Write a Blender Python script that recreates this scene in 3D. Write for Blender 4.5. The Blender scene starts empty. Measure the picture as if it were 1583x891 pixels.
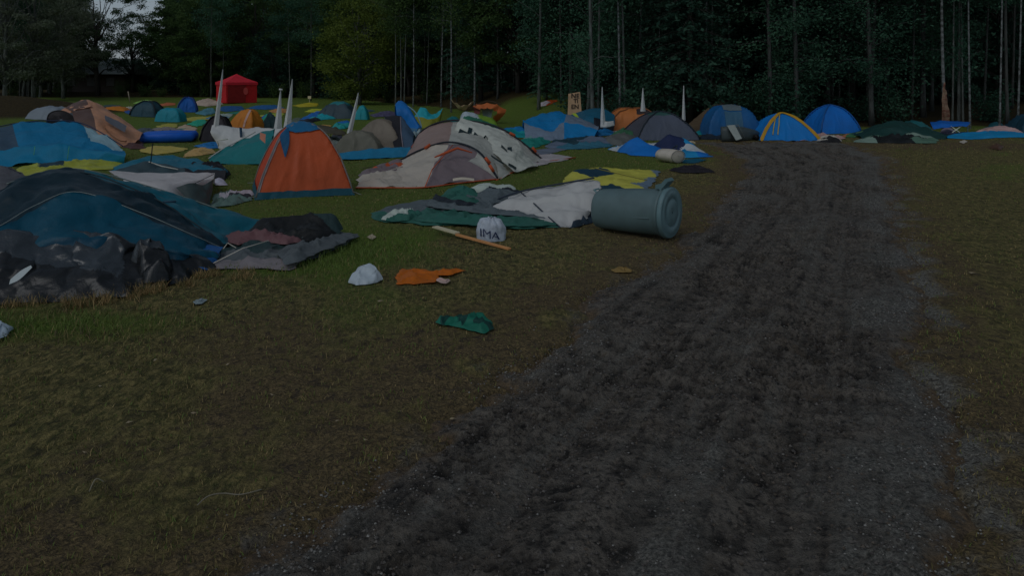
import bpy, math, random
import numpy as np
from mathutils import Vector, geometry
random.seed(7); np.random.seed(7)
SC = bpy.context.scene
COL = SC.collection
# ------------------------------------------------------------------ camera, light, exposure
H, F, CX, HY = 2.05, 1130.0, 791.5, 121.0
cam = bpy.data.cameras.new('camera'); co = bpy.data.objects.new('camera', cam); COL.objects.link(co)
co.location = (0, 0, H); co.rotation_euler = (math.radians(90), 0, 0)
cam.sensor_width = 36; cam.lens = F/1583*36; cam.shift_y = -(445.5-HY)/1583
cam.clip_start = .05; cam.clip_end = 3000
SC.camera = co
w = bpy.data.worlds.new('World'); SC.world = w; w.use_nodes = True
nt = w.node_tree; bg = nt.nodes['Background']
sky = nt.nodes.new('ShaderNodeTexSky'); sky.sky_type = 'NISHITA'; sky.sun_disc = False
SUN_EL, SUN_AZ = math.radians(52), math.radians(215)      # azimuth measured clockwise from +Y
sky.sun_elevation = SUN_EL; sky.sun_rotation = SUN_AZ; sky.dust_density = .6; sky.air_density = 1.3
hs = nt.nodes.new('ShaderNodeHueSaturation'); hs.inputs['Saturation'].default_value = .95
bwn = nt.nodes.new('ShaderNodeRGBToBW'); nt.links.new(sky.outputs[0], bwn.inputs[0])
vm = nt.nodes.new('ShaderNodeVectorMath'); vm.operation = 'MULTIPLY'; vm.inputs[1].default_value = (.82, 1.0, 1.22); nt.links.new(bwn.outputs[0], vm.inputs[0])
mxs = nt.nodes.new('ShaderNodeMix'); mxs.data_type = 'RGBA'; mxs.inputs[0].default_value = .75        # thin even cloud over the blue
nt.links.new(sky.outputs[0], hs.inputs['Color']); nt.links.new(hs.outputs[0], mxs.inputs[6]); nt.links.new(vm.outputs[0], mxs.inputs[7]); nt.links.new(mxs.outputs[2], bg.inputs['Color'])
bg.inputs['Strength'].default_value = .08
sl = bpy.data.lights.new('sun', 'SUN'); sl.energy = .55; sl.angle = math.radians(40); sl.color = (1, .98, .95)
so = bpy.data.objects.new('sun', sl); COL.objects.link(so); so.location = (-20, -20, 40)
sd = Vector((math.sin(SUN_AZ)*math.cos(SUN_EL), math.cos(SUN_AZ)*math.cos(SUN_EL), math.sin(SUN_EL)))
so.rotation_euler = sd.to_track_quat('Z', 'Y').to_euler()
SC.view_settings.view_transform = 'Standard'; SC.view_settings.look = 'None'
SC.view_settings.exposure = -0.82; SC.view_settings.gamma = 1; SC.view_settings.use_curve_mapping = False
KL = np.array([.135, .165, .205])           # displayed linear value of a white sheet in this light

# ------------------------------------------------------------------ noise
_rs = np.random.RandomState(3)
_perm = _rs.permutation(256); _perm = np.concatenate([_perm, _perm, _perm])
_gr = _rs.normal(size=(256, 3)); _gr /= np.linalg.norm(_gr, axis=1)[:, None]
def pn(P):
    P = np.asarray(P, float); i = np.floor(P).astype(int); f = P-i; i &= 255
    u = f*f*f*(f*(f*6-15)+10); r = 0
    for dx in (0, 1):
        for dy in (0, 1):
            for dz in (0, 1):
                h = _perm[_perm[_perm[(i[:, 0]+dx) & 255]+((i[:, 1]+dy) & 255)]+((i[:, 2]+dz) & 255)]
                g = _gr[h]; d = f-np.array([dx, dy, dz])
                wgt = (u[:, 0] if dx else 1-u[:, 0])*(u[:, 1] if dy else 1-u[:, 1])*(u[:, 2] if dz else 1-u[:, 2])
                r = r+wgt*(g*d).sum(1)
    return r*1.6
def fbm(P, o=4):
    r = 0; a = 1
    for k in range(o): r = r+a*pn(np.asarray(P)*2**k+17.3*k); a *= .5
    return r
def ridge(P, o=3):
    r = 0; a = 1
    for k in range(o): r = r+a*(1-2.2*np.abs(pn(np.asarray(P)*2.1**k+9.1*k))); a *= .5
    return r
def vor(P, seed=0):
    """F2-F1 of a 2-D cell pattern and the cell's random value: flat facets meeting in creases"""
    P = np.asarray(P, float)[:, :2]; i = np.floor(P).astype(int); f1 = np.full(len(P), 9.); f2 = np.full(len(P), 9.); v = np.zeros(len(P))
    for dx in (-1, 0, 1):
        for dy in (-1, 0, 1):
            c = i+[dx, dy]; h = _perm[_perm[(c[:, 0]+seed) & 255]+(c[:, 1] & 255)]; h2 = _perm[h+37]; h3 = _perm[h+91]
            d = np.hypot(c[:, 0]+h/256-P[:, 0], c[:, 1]+h2/256-P[:, 1]); m = d < f1
            f2 = np.where(m, f1, np.minimum(f2, d)); v = np.where(m, h3/128-1, v); f1 = np.minimum(f1, d)
    return f2-f1, v
def sm(x, a, b):
    t = np.clip((np.asarray(x, float)-a)/(b-a), 0, 1); return t*t*(3-2*t)
def P3(x, y, s=1, z=0): return np.stack([x*s, y*s, np.full_like(x, z)], 1)

# ------------------------------------------------------------------ terrain functions
TY = np.array([-6, 3, 3.87, 5.28, 7.04, 9.5, 13.7, 18.5, 22.3, 24.])
TL = np.array([-5.6, -1.15, -.68, .1, 1.02, 2.35, 4.3, 5.9, 6.2, 5.6])
TR = np.array([-2.6, 1.9, 2.3, 2.95, 3.9, 5.05, 7.1, 9.3, 10.4, 10.2])
def track_mask(x, y):
    n = fbm(P3(x, y, .8), 3)*.24+fbm(P3(x, y, 4.), 3)*.16+fbm(P3(x, y, 13.), 2)*.05
    l = np.interp(y, TY, TL); r = np.interp(y, TY, TR)
    m = np.minimum(x-l, r-x)+n
    m = np.minimum(m, (23.4-y)*.4+n*2)
    return sm(m, -.2, .2), m
def edge(x): return np.interp(x, [-60, -30, -20, -12, -5, 0, 3, 20, 60], [78, 78, 76, 64, 51, 36, 29.5, 29, 30])
def gh(x, y):
    x = np.atleast_1d(np.asarray(x, float)); y = np.atleast_1d(np.asarray(y, float))
    z = fbm(P3(x, y, .35), 3)*.035*sm(y, 1, 6)
    e = edge(x); z = z+sm(y, e-2, e+12)*np.interp(x, [-12, 0, 5, 12, 25], [.2, 1.25, 1.15, .8, .7])
    z = z+1.15*np.exp(-((x+27)/5.5)**2-((y-38)/5)**2)
    m, _ = track_mask(x, y)
    return z-.05*m
def g1(x, y): return float(gh(x, y)[0])

# ------------------------------------------------------------------ pixel helpers (photo pixel -> place in the field)
def GP(px, py, h=0.0):
    D = F*H/(py-HY); x = (px-CX)/F*D; return np.array([x, D, g1(x, D)+h])
def VP(px, py, D): return np.array([(px-CX)/F*D, D, H-(py-HY)/F*D])
def pt(t):
    if len(t) == 2: return GP(*t)+np.array([0, 0, .012])
    p = VP(*t); p[2] = max(p[2], g1(p[0], p[1])+.012); return p

# ------------------------------------------------------------------ materials
MATS = {}
def lin(c):
    c = np.array(c[:3], float)/255; return np.where(c < .04045, c/12.92, ((c+.055)/1.055)**2.4)
def alb(c, gain=1.0):
    a = np.maximum(lin(c)/KL*gain, .003); return tuple(float(v) for v in a*min(1, .82/a.max()))
def newmat(name):
    m = bpy.data.materials.new(name); m.use_nodes = True; return m, m.node_tree, m.node_tree.nodes['Principled BSDF']
def N(nt, t, **k):
    n = nt.nodes.new(t)
    for a, b in k.items():
        if a in n.inputs.keys(): n.inputs[a].default_value = b
        else: setattr(n, a, b)
    return n
def bump(nt, b, scale, dist, strength=.6, detail=4, coord='Object', tp='noise', stretch=None):
    tc = N(nt, 'ShaderNodeTexCoord'); src = tc.outputs[coord]
    if stretch:
        mp = N(nt, 'ShaderNodeMapping'); mp.inputs['Scale'].default_value = stretch
        nt.links.new(src, mp.inputs[0]); src = mp.outputs[0]
    n = N(nt, 'ShaderNodeTexNoise'); n.inputs['Scale'].default_value = scale; n.inputs['Detail'].default_value = detail
    if 'Distortion' in n.inputs: n.inputs['Distortion'].default_value = .6
    nt.links.new(src, n.inputs['Vector'])
    bp = N(nt, 'ShaderNodeBump'); bp.inputs['Distance'].default_value = dist; bp.inputs['Strength'].default_value = strength
    nt.links.new(n.outputs[0], bp.inputs['Height']); nt.links.new(bp.outputs[0], b.inputs['Normal'])
    return n, src
def fab(c, gain=.98, rough=.5, dirt=.5, spec=.3, trans=.12):
    key = ('f', tuple(c), gain, rough, spec, trans)
    if key in MATS: return MATS[key]
    m, nt, b = newmat('fabric'); a = alb(c, gain)
    n, src = bump(nt, b, 9, .03, .4, 5)
    wn = N(nt, 'ShaderNodeTexNoise'); wn.noise_type = 'RIDGED_MULTIFRACTAL'; wn.inputs['Scale'].default_value = 2.1; wn.inputs['Detail'].default_value = 3; wn.inputs['Distortion'].default_value = .8
    mpw = N(nt, 'ShaderNodeMapping'); mpw.inputs['Scale'].default_value = (1.4, 1.4, .7); nt.links.new(src, mpw.inputs[0]); nt.links.new(mpw.outputs[0], wn.inputs['Vector'])
    bw = N(nt, 'ShaderNodeBump'); bw.inputs['Distance'].default_value = .09; bw.inputs['Strength'].default_value = .45
    nt.links.new(wn.outputs[0], bw.inputs['Height']); nt.links.new(bw.outputs[0], b.inputs['Normal'].links[0].from_node.inputs['Normal'])
    n2 = N(nt, 'ShaderNodeTexNoise'); n2.inputs['Scale'].default_value = 2.3; n2.inputs['Detail'].default_value = 6; nt.links.new(src, n2.inputs['Vector'])
    mr = N(nt, 'ShaderNodeMapRange'); mr.inputs[1].default_value = .3; mr.inputs[2].default_value = .75; mr.inputs[3].default_value = 0; mr.inputs[4].default_value = dirt
    nt.links.new(n2.outputs[0], mr.inputs[0])
    mx = N(nt, 'ShaderNodeMix', data_type='RGBA'); mx.inputs[6].default_value = (*a, 1)
    d = np.array(a)*.62+np.array([.09, .08, .06])*.3; mx.inputs[7].default_value = (*d, 1)
    nt.links.new(mr.outputs[0], mx.inputs[0]); nt.links.new(mx.outputs[2], b.inputs['Base Color'])
    b.inputs['Roughness'].default_value = rough; b.inputs['Specular IOR Level'].default_value = spec
    if trans:
        tr = N(nt, 'ShaderNodeBsdfTranslucent'); nt.links.new(mx.outputs[2], tr.inputs[0])
        ms = N(nt, 'ShaderNodeMixShader'); ms.inputs[0].default_value = trans
        nt.links.new(b.outputs[0], ms.inputs[1]); nt.links.new(tr.outputs[0], ms.inputs[2])
        nt.links.new(ms.outputs[0], nt.nodes['Material Output'].inputs[0])
    MATS[key] = m; return m
def solid(c, gain=1.2, rough=.5, metal=0, bs=30, bd=.003):
    key = ('s', tuple(c), gain, rough, metal)
    if key in MATS: return MATS[key]
    m, nt, b = newmat('coated_surface'); a = alb(c, gain); n, src = bump(nt, b, bs, bd, .5)
    mx = N(nt, 'ShaderNodeMix', data_type='RGBA'); mx.inputs[6].default_value = (*a, 1); mx.inputs[7].default_value = (*[v*.6 for v in a], 1)
    n2 = N(nt, 'ShaderNodeTexNoise'); n2.inputs['Scale'].default_value = 4; n2.inputs['Detail'].default_value = 8; nt.links.new(src, n2.inputs['Vector'])
    mr = N(nt, 'ShaderNodeMapRange'); mr.inputs[1].default_value = .45; mr.inputs[2].default_value = .8; mr.inputs[4].default_value = .7
    nt.links.new(n2.outputs[0], mr.inputs[0]); nt.links.new(mr.outputs[0], mx.inputs[0])
    nt.links.new(mx.outputs[2], b.inputs['Base Color']); b.inputs['Roughness'].default_value = rough; b.inputs['Metallic'].default_value = metal
    MATS[key] = m; return m
def leafmat(name, c1, c2):
    m, nt, b = newmat(name)
    oi = N(nt, 'ShaderNodeObjectInfo'); tc = N(nt, 'ShaderNodeTexCoord')
    n = N(nt, 'ShaderNodeTexNoise'); n.inputs['Scale'].default_value = .9; n.inputs['Detail'].default_value = 5; nt.links.new(tc.outputs['Object'], n.inputs['Vector'])
    ad = N(nt, 'ShaderNodeMath', operation='MULTIPLY_ADD'); ad.inputs[1].default_value = .5; ad.inputs[2].default_value = -.25
    nt.links.new(oi.outputs['Random'], ad.inputs[0])
    a2 = N(nt, 'ShaderNodeMath', operation='ADD'); nt.links.new(ad.outputs[0], a2.inputs[0]); nt.links.new(n.outputs[0], a2.inputs[1])
    mr = N(nt, 'ShaderNodeMapRange'); mr.inputs[1].default_value = .3; mr.inputs[2].default_value = .7; nt.links.new(a2.outputs[0], mr.inputs[0])
    mx = N(nt, 'ShaderNodeMix', data_type='RGBA'); mx.inputs[6].default_value = (*c1, 1); mx.inputs[7].default_value = (*c2, 1); nt.links.new(mr.outputs[0], mx.inputs[0])
    nt.links.new(mx.outputs[2], b.inputs['Base Color']); b.inputs['Roughness'].default_value = .8; b.inputs['Specular IOR Level'].default_value = .05
    tr = N(nt, 'ShaderNodeBsdfTranslucent'); nt.links.new(mx.outputs[2], tr.inputs[0]); ms = N(nt, 'ShaderNodeMixShader'); ms.inputs[0].default_value = .25
    nt.links.new(b.outputs[0], ms.inputs[1]); nt.links.new(tr.outputs[0], ms.inputs[2]); nt.links.new(ms.outputs[0], nt.nodes['Material Output'].inputs[0])
    return m
def barkmat(name, c1, c2, scale=(6, 6, 1.2)):
    m, nt, b = newmat(name); tc = N(nt, 'ShaderNodeTexCoord'); mp = N(nt, 'ShaderNodeMapping'); mp.inputs['Scale'].default_value = scale
    nt.links.new(tc.outputs['Object'], mp.inputs[0]); n = N(nt, 'ShaderNodeTexNoise'); n.inputs['Scale'].default_value = 1.5; n.inputs['Detail'].default_value = 6
    nt.links.new(mp.outputs[0], n.inputs['Vector']); mr = N(nt, 'ShaderNodeMapRange'); mr.inputs[1].default_value = .4; mr.inputs[2].default_value = .62; nt.links.new(n.outputs[0], mr.inputs[0])
    mx = N(nt, 'ShaderNodeMix', data_type='RGBA'); mx.inputs[6].default_value = (*c1, 1); mx.inputs[7].default_value = (*c2, 1); nt.links.new(mr.outputs[0], mx.inputs[0])
    nt.links.new(mx.outputs[2], b.inputs['Base Color']); b.inputs['Roughness'].default_value = .85
    bp = N(nt, 'ShaderNodeBump'); bp.inputs['Distance'].default_value = .02; nt.links.new(n.outputs[0], bp.inputs['Height']); nt.links.new(bp.outputs[0], b.inputs['Normal'])
    return m

# ------------------------------------------------------------------ object helpers
def tag(o, label=None, cat=None, group=None, kind=None):
    if label: o['label'] = label
    if cat: o['category'] = cat
    if group: o['group'] = group
    if kind: o['kind'] = kind
    return o
def thing(name, label, cat, loc, group=None):
    o = bpy.data.objects.new(name, None); COL.objects.link(o); o.location = tuple(float(v) for v in loc); o.empty_display_size = .2
    return tag(o, label, cat, group)
def wloc(o):
    v = np.array(o.location)
    while o.parent: o = o.parent; v = v+np.array(o.location)
    return v
def mesh(name, V, Fc, mats, parent=None, mi=None, smooth=True, label=None, cat=None, group=None, kind=None, origin=None):
    V = np.asarray(V, float)
    if parent is not None: org = wloc(parent)
    elif origin is not None: org = np.array(origin, float)
    else: org = np.array([V[:, 0].mean(), V[:, 1].mean(), V[:, 2].min()])
    me = bpy.data.meshes.new(name)
    if isinstance(Fc, np.ndarray):
        n, k = Fc.shape; me.vertices.add(len(V)); me.vertices.foreach_set('co', (V-org).astype(np.float32).ravel())
        me.loops.add(n*k); me.loops.foreach_set('vertex_index', Fc.astype(np.int32).ravel()); me.polygons.add(n)
        me.polygons.foreach_set('loop_start', np.arange(0, n*k, k, dtype=np.int32)); me.polygons.foreach_set('loop_total', np.full(n, k, dtype=np.int32))
        me.update(calc_edges=True)
    else:
        me.from_pydata([tuple(v) for v in (V-org)], [], [tuple(int(i) for i in f) for f in Fc]); me.update()
    if not isinstance(mats, (list, tuple)): mats = [mats]
    for m in mats: me.materials.append(m)
    if mi is not None: me.polygons.foreach_set('material_index', np.asarray(mi, dtype=np.int32))
    me.polygons.foreach_set('use_smooth', np.full(len(me.polygons), bool(smooth)))
    o = bpy.data.objects.new(name, me); COL.objects.link(o)
    if parent is not None: o.parent = parent
    else: o.location = tuple(org)
    return tag(o, label, cat, group, kind)
def tubeVF(pts, r, n=8, cap=True):
    pts = [np.array(p, float) for p in pts]; V = []; Fc = []; m = len(pts)
    rr = r if hasattr(r, '__len__') else [r]*m
    t0 = pts[1]-pts[0]; a = np.cross(t0, [0, 0, 1.]); 
    if np.linalg.norm(a) < 1e-6: a = np.array([1., 0, 0])
    a /= np.linalg.norm(a)
    for i, p in enumerate(pts):
        t = pts[min(i+1, m-1)]-pts[max(i-1, 0)]; t /= np.linalg.norm(t)+1e-9
        a = a-t*np.dot(a, t); a /= np.linalg.norm(a)+1e-9; b = np.cross(t, a)
        for k in range(n):
            q = 2*math.pi*k/n; V.append(p+rr[i]*(math.cos(q)*a+math.sin(q)*b))
    for i in range(m-1):
        for k in range(n): Fc.append((i*n+k, i*n+(k+1) % n, (i+1)*n+(k+1) % n, (i+1)*n+k))
    if cap: Fc.append(tuple(range(n))[::-1]); Fc.append(tuple((m-1)*n+k for k in range(n)))
    return V, Fc
def join(parts):
    V = []; Fc = []
    for v, f in parts:
        o = len(V); V += list(v); Fc += [tuple(i+o for i in q) for q in f]
    return V, Fc
def tube(name, pts, r, mat, parent, n=8, **k):
    V, Fc = tubeVF(pts, r, n); return mesh(name, V, Fc, mat, parent, **k)
def boxVF(c, s, rz=0, rx=0, ry=0):
    from mathutils import Euler
    M = np.array(Euler((rx, ry, rz)).to_matrix()); V = []
    for x in (-.5, .5):
        for y in (-.5, .5):
            for z in (-.5, .5): V.append(np.array(c)+M@np.array([x*s[0], y*s[1], z*s[2]]))
    return V, [(0, 1, 3, 2), (4, 6, 7, 5), (0, 4, 5, 1), (2, 3, 7, 6), (0, 2, 6, 4), (1, 5, 7, 3)]
def crm(P, t):
    """Catmull-Rom through list of points, t array in [0,len-1]"""
    P = np.asarray(P, float); n = len(P); i = np.clip(np.floor(t).astype(int), 0, n-2); f = (t-i)[:, None]
    p0 = P[np.clip(i-1, 0, n-1)]; p1 = P[i]; p2 = P[i+1]; p3 = P[np.clip(i+2, 0, n-1)]
    return .5*((2*p1)+(-p0+p2)*f+(2*p0-5*p1+4*p2-p3)*f*f+(-p0+3*p1-3*p2+p3)*f**3)
def spl(pts, n=24):
    P = [pt(p) if len(p) == 2 or not isinstance(p, np.ndarray) else p for p in pts]
    return list(crm(P, np.linspace(0, len(P)-1, n)))
def grid_faces(nu, nv): 
    i, j = np.meshgrid(np.arange(nv-1), np.arange(nu-1), indexing='ij'); a = i*nu+j
    return np.stack([a, a+1, a+nu+1, a+nu], -1).reshape(-1, 4)
def vnorm(V, Fq):
    n = np.zeros_like(V); a = V[Fq[:, 0]]; b = V[Fq[:, 1]]; c = V[Fq[:, 2]]; d = V[Fq[:, -1]]
    fn = np.cross(c-a, d-b) if Fq.shape[1] == 4 else np.cross(b-a, c-a)
    for k in range(Fq.shape[1]): np.add.at(n, Fq[:, k], fn)
    return n/(np.linalg.norm(n, axis=1)[:, None]+1e-12)
def loft(name, rows, mats, parent=None, cells=None, su=8, sv=8, sag=.0, wr=.012, ws=2.5, smooth_v=False, floor=True, raw=False, stretch=(1, 1, 1), thick=0, **k):
    """fabric skin through rows of points; each row splined, rows joined by taut panels with a little sag and wrinkles"""
    R = [[(p if isinstance(p, np.ndarray) else pt(p)) for p in r] for r in rows]; nc = len(R[0])
    nu = (nc-1)*su+1; tu = np.linspace(0, nc-1, nu); C = np.array([crm(r, tu) for r in R])     # rows x nu x 3
    nr = len(R); nv = (nr-1)*sv+1; tv = np.linspace(0, nr-1, nv); L = np.zeros((nv, nu, 3))
    if smooth_v:
        for j in range(nu): L[:, j] = crm(C[:, j], tv)
    else:
        for q, t in enumerate(tv):
            i = min(int(t), nr-2); f = t-i; L[q] = C[i]*(1-f)+C[i+1]*f
            L[q, :, 2] -= sag*math.sin(math.pi*f)
    V = L.reshape(-1, 3); Fq = grid_faces(nu, nv); n = vnorm(V, Fq)
    sd_ = abs(hash(name)) % 5 if False else len(name)
    Q = V*np.array(stretch)*ws+sd_*3.7
    d = wr*(fbm(Q, 2)+.8*(ridge(Q*1.3+5, 2)-.6))
    e1 = C[:, -1].mean(0)-C[:, 0].mean(0); e1 = e1/(np.linalg.norm(e1)+1e-9); e2 = C[-1].mean(0)-C[0].mean(0); e2 = e2-e1*(e1@e2); e2 = e2/(np.linalg.norm(e2)+1e-9)
    th = .35+.9*math.sin(sd_*1.3); A = V@(e1*math.cos(th)+e2*math.sin(th)); Bq = V@(e2*math.cos(th)-e1*math.sin(th)); wq = .8*fbm(V*1.1+sd_, 2)
    st = (1-2.4*np.abs(pn(np.stack([A*ws*1.5+wq, Bq*ws*.28+wq*.5, np.full(len(V), sd_*.7)], 1))))*sm(fbm(V*.9+sd_*2.2, 2), -.45, .35)
    st2 = (1-2.4*np.abs(pn(np.stack([A*ws*.5+Bq*ws*.9, Bq*ws*.35-A*ws*.2, np.full(len(V), sd_*.7+5)], 1))))*sm(fbm(V*.8+sd_*4.2, 2), -.3, .4)
    d = d+wr*(1.3*(st-.3)+1.0*(st2-.3))
    V = V+n*d[:, None]
    if floor:
        gz = gh(V[:, 0], V[:, 1])+.008; V[:, 2] = np.maximum(V[:, 2], gz)
    mi = None
    if cells is not None:
        mi = np.zeros(len(Fq), int).reshape(nv-1, nu-1)
        for a in range(nr-1):
            for b in range(nc-1):
                v = cells[a] if not hasattr(cells[a], '__len__') else cells[a][b]
                mi[a*sv:(a+1)*sv, b*su:(b+1)*su] = v
        mi = mi.ravel()
    if raw: return V, Fq
    o = mesh(name, V, Fq, mats, parent, mi, **k)
    if thick: md = o.modifiers.new('solid', 'SOLIDIFY'); md.thickness = thick; md.offset = 0
    return o
def crumple(name, out, mats, h=.12, ridges=(), seeds=None, amp=.07, sc=2.2, res=None, parent=None, pw=.5, seed=0, chop=.05, world=False, fall=None, lift=0, **k):
    """collapsed cloth: outline on the ground, creased height field with sideways folds, patches of several fabrics"""
    O = [np.array(p[:2], float) if world else GP(*p)[:2] for p in out]
    O = np.array(O); n = len(O)
    per = np.linalg.norm(np.roll(O, -1, 0)-O, axis=1).sum()
    if res is None: res = per/130
    P = []
    for i in range(n):
        a, b = O[i], O[(i+1) % n]; m = max(1, int(np.linalg.norm(b-a)/res))
        for j in range(m): P.append(a+(b-a)*j/m)
    B = np.array(P); nb = len(B)
    B = B+np.stack([fbm(P3(B[:, 0], B[:, 1], 2.5/max(.3, per/8), seed), 2), fbm(P3(B[:, 0], B[:, 1], 2.5/max(.3, per/8), seed+5), 2)], 1)*min(.1, per*.012)
    mn, mx = B.min(0), B.max(0); rng = np.random.RandomState(seed+11)
    gx, gy = np.meshgrid(np.arange(mn[0], mx[0], res), np.arange(mn[1], mx[1], res*.87)); gx = gx+(np.arange(gx.shape[0]) % 2)[:, None]*res/2
    I = np.stack([gx.ravel(), gy.ravel()], 1)+rng.uniform(-.2, .2, (gx.size, 2))*res
    def inside(Q):
        c = np.zeros(len(Q), bool)
        for i in range(nb):
            a, b = B[i], B[(i+1) % nb]
            cond = ((a[1] > Q[:, 1]) != (b[1] > Q[:, 1])); xi = (b[0]-a[0])*(Q[:, 1]-a[1])/(b[1]-a[1]+1e-12)+a[0]
            c ^= cond & (Q[:, 0] < xi)
        return c
    def dist(Q):
        d = np.full(len(Q), 1e9)
        for i in range(nb):
            a, b = B[i], B[(i+1) % nb]; ab = b-a; t = np.clip(((Q-a)@ab)/(ab@ab+1e-12), 0, 1)
            d = np.minimum(d, np.linalg.norm(Q-a-t[:, None]*ab, axis=1))
        return d
    I = I[inside(I)]; I = I[dist(I) > res*.45]
    allp = [Vector(p) for p in np.concatenate([B, I])]
    vs, es, fs, *_ = geometry.delaunay_2d_cdt(allp, [(i, (i+1) % nb) for i in range(nb)], [], 1, 1e-6)
    Q = np.array([tuple(v) for v in vs]); d = dist(Q); wid = fall or max(.08, min(mx-mn)*.22)
    e = np.clip(d/wid, 0, 1)**pw
    s = sc; W = np.stack([fbm(P3(Q[:, 0], Q[:, 1], s*.5, seed+1), 2), fbm(P3(Q[:, 0], Q[:, 1], s*.5, seed+2), 2)], 1)*.5
    fx = Q[:, 0]+W[:, 0]/s*1.4; fy = Q[:, 1]+W[:, 1]/s*1.4
    th = (seed*1.7) % 3.14; ra = fx*math.cos(th)-fy*math.sin(th); rb = fx*math.sin(th)+fy*math.cos(th)
    v1, c1 = vor(np.stack([ra*s*.55, rb*s*1.15], 1), seed); v2, c2 = vor(np.stack([ra*s*1.9+4, rb*s*1.3], 1), seed+3); v3, _ = vor(np.stack([ra*s*3.1, rb*s*3.6], 1), seed+8)
    fold = np.exp(-v1*3.2)*1.1+c1*.22+np.exp(-v2*4)*.45+np.exp(-v3*4)*.16-.55+.3*fbm(P3(fx, fy, s, seed), 2)
    z = e*(h*(.55+.5*fbm(P3(Q[:, 0], Q[:, 1], s*.4, seed), 2))+amp*.95*np.maximum(fold, -.6))
    for (a, b, ha, hb, r) in ridges:
        A = (GP(*a)[:2] if not world else np.array(a, float)); Bq = (GP(*b)[:2] if not world else np.array(b, float)); ab = Bq-A
        t = np.clip(((Q-A)@ab)/(ab@ab+1e-9), 0, 1); dd = np.linalg.norm(Q-A-t[:, None]*ab, axis=1)
        pk = (ha+(hb-ha)*t)*np.clip(1-dd/r, 0, 1)**1.15*np.clip(e*1.6, 0, 1)
        z = np.maximum(z, pk+.3*z)
    z = np.maximum(z, 0)
    sx = fbm(P3(Q[:, 0], Q[:, 1], s*1.6, seed+3), 2)*chop*e; sy = fbm(P3(Q[:, 0], Q[:, 1], s*1.6, seed+4), 2)*chop*e
    X = Q[:, 0]+sx; Y = Q[:, 1]+sy
    V = np.stack([X, Y, gh(X, Y)+.018+lift+z], 1)
    if isinstance(mats, (list, tuple)) and len(mats) > 1:
        S = [(GP(*q[:2])[:2] if not world else np.array(q[:2])) for q in seeds]; mi = []
        for f in fs:
            c = Q[list(f)].mean(0)+W[f[0]]*min(.06, wid*.15); mi.append(seeds[int(np.argmin([np.linalg.norm(c-q) for q in S]))][2])
    else: mi = None
    o = mesh(name, V, [tuple(f) for f in fs], mats, parent, mi, **k)
    return o
def domeP(c, w, l, Ht, rot, p, q, lean, sag, U, Vv, wr=.0, seed=0, dents=()):
    t = np.maximum(np.abs(U), np.abs(Vv)); mn = np.minimum(np.abs(U), np.abs(Vv)); s = mn/np.maximum(t, 1e-6)
    z = Ht*np.maximum(1-t**p, 0)**(1/q)
    k = 1-sag*np.sin(np.pi*np.clip(t, 0, 1))*(1-s*s)
    x = U*w/2*k; y = Vv*l/2*k; z = z*(1-.35*sag*np.sin(np.pi*np.clip(t, 0, 1))*(1-s*s))
    for (du, dv, dd, dr) in dents: z = z-dd*np.exp(-((U-du)**2+(Vv-dv)**2)/dr**2)*np.clip(z/Ht*2, 0, 1)
    x = x+lean[0]*z/Ht; y = y+lean[1]*z/Ht
    if wr:
        Q = np.stack([x, y, z*.6], 1)*3+seed*2.1; n1 = fbm(Q, 2); n2 = ridge(Q*.8+3, 2)-.6
        f_, _ = vor(np.stack([(x+y)*2.2+seed, z*.8+(x-y)*.5], 1), seed); an = np.arctan2(y/l, x/w); st = 1-2.4*np.abs(pn(np.stack([np.cos(an)*5+t*.6, np.sin(an)*5-t*.5, t*1.1+seed], 1))); n2 = n2+.7*np.exp(-f_*5)-.2+1.3*(st-.3)*np.clip(t*1.4-.1, 0, 1); amp = wr*np.clip(z/Ht*3+.3, 0, 1); x = x+amp*n1*.7; y = y+amp*n2*.7; z = np.maximum(z+amp*(n2*.6+n1*.4), 0)
    cr, sr = math.cos(rot), math.sin(rot)
    X = c[0]+x*cr-y*sr; Y = c[1]+x*sr+y*cr
    return np.stack([X, Y, gh(X, Y)+.01+z], 1)
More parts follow.
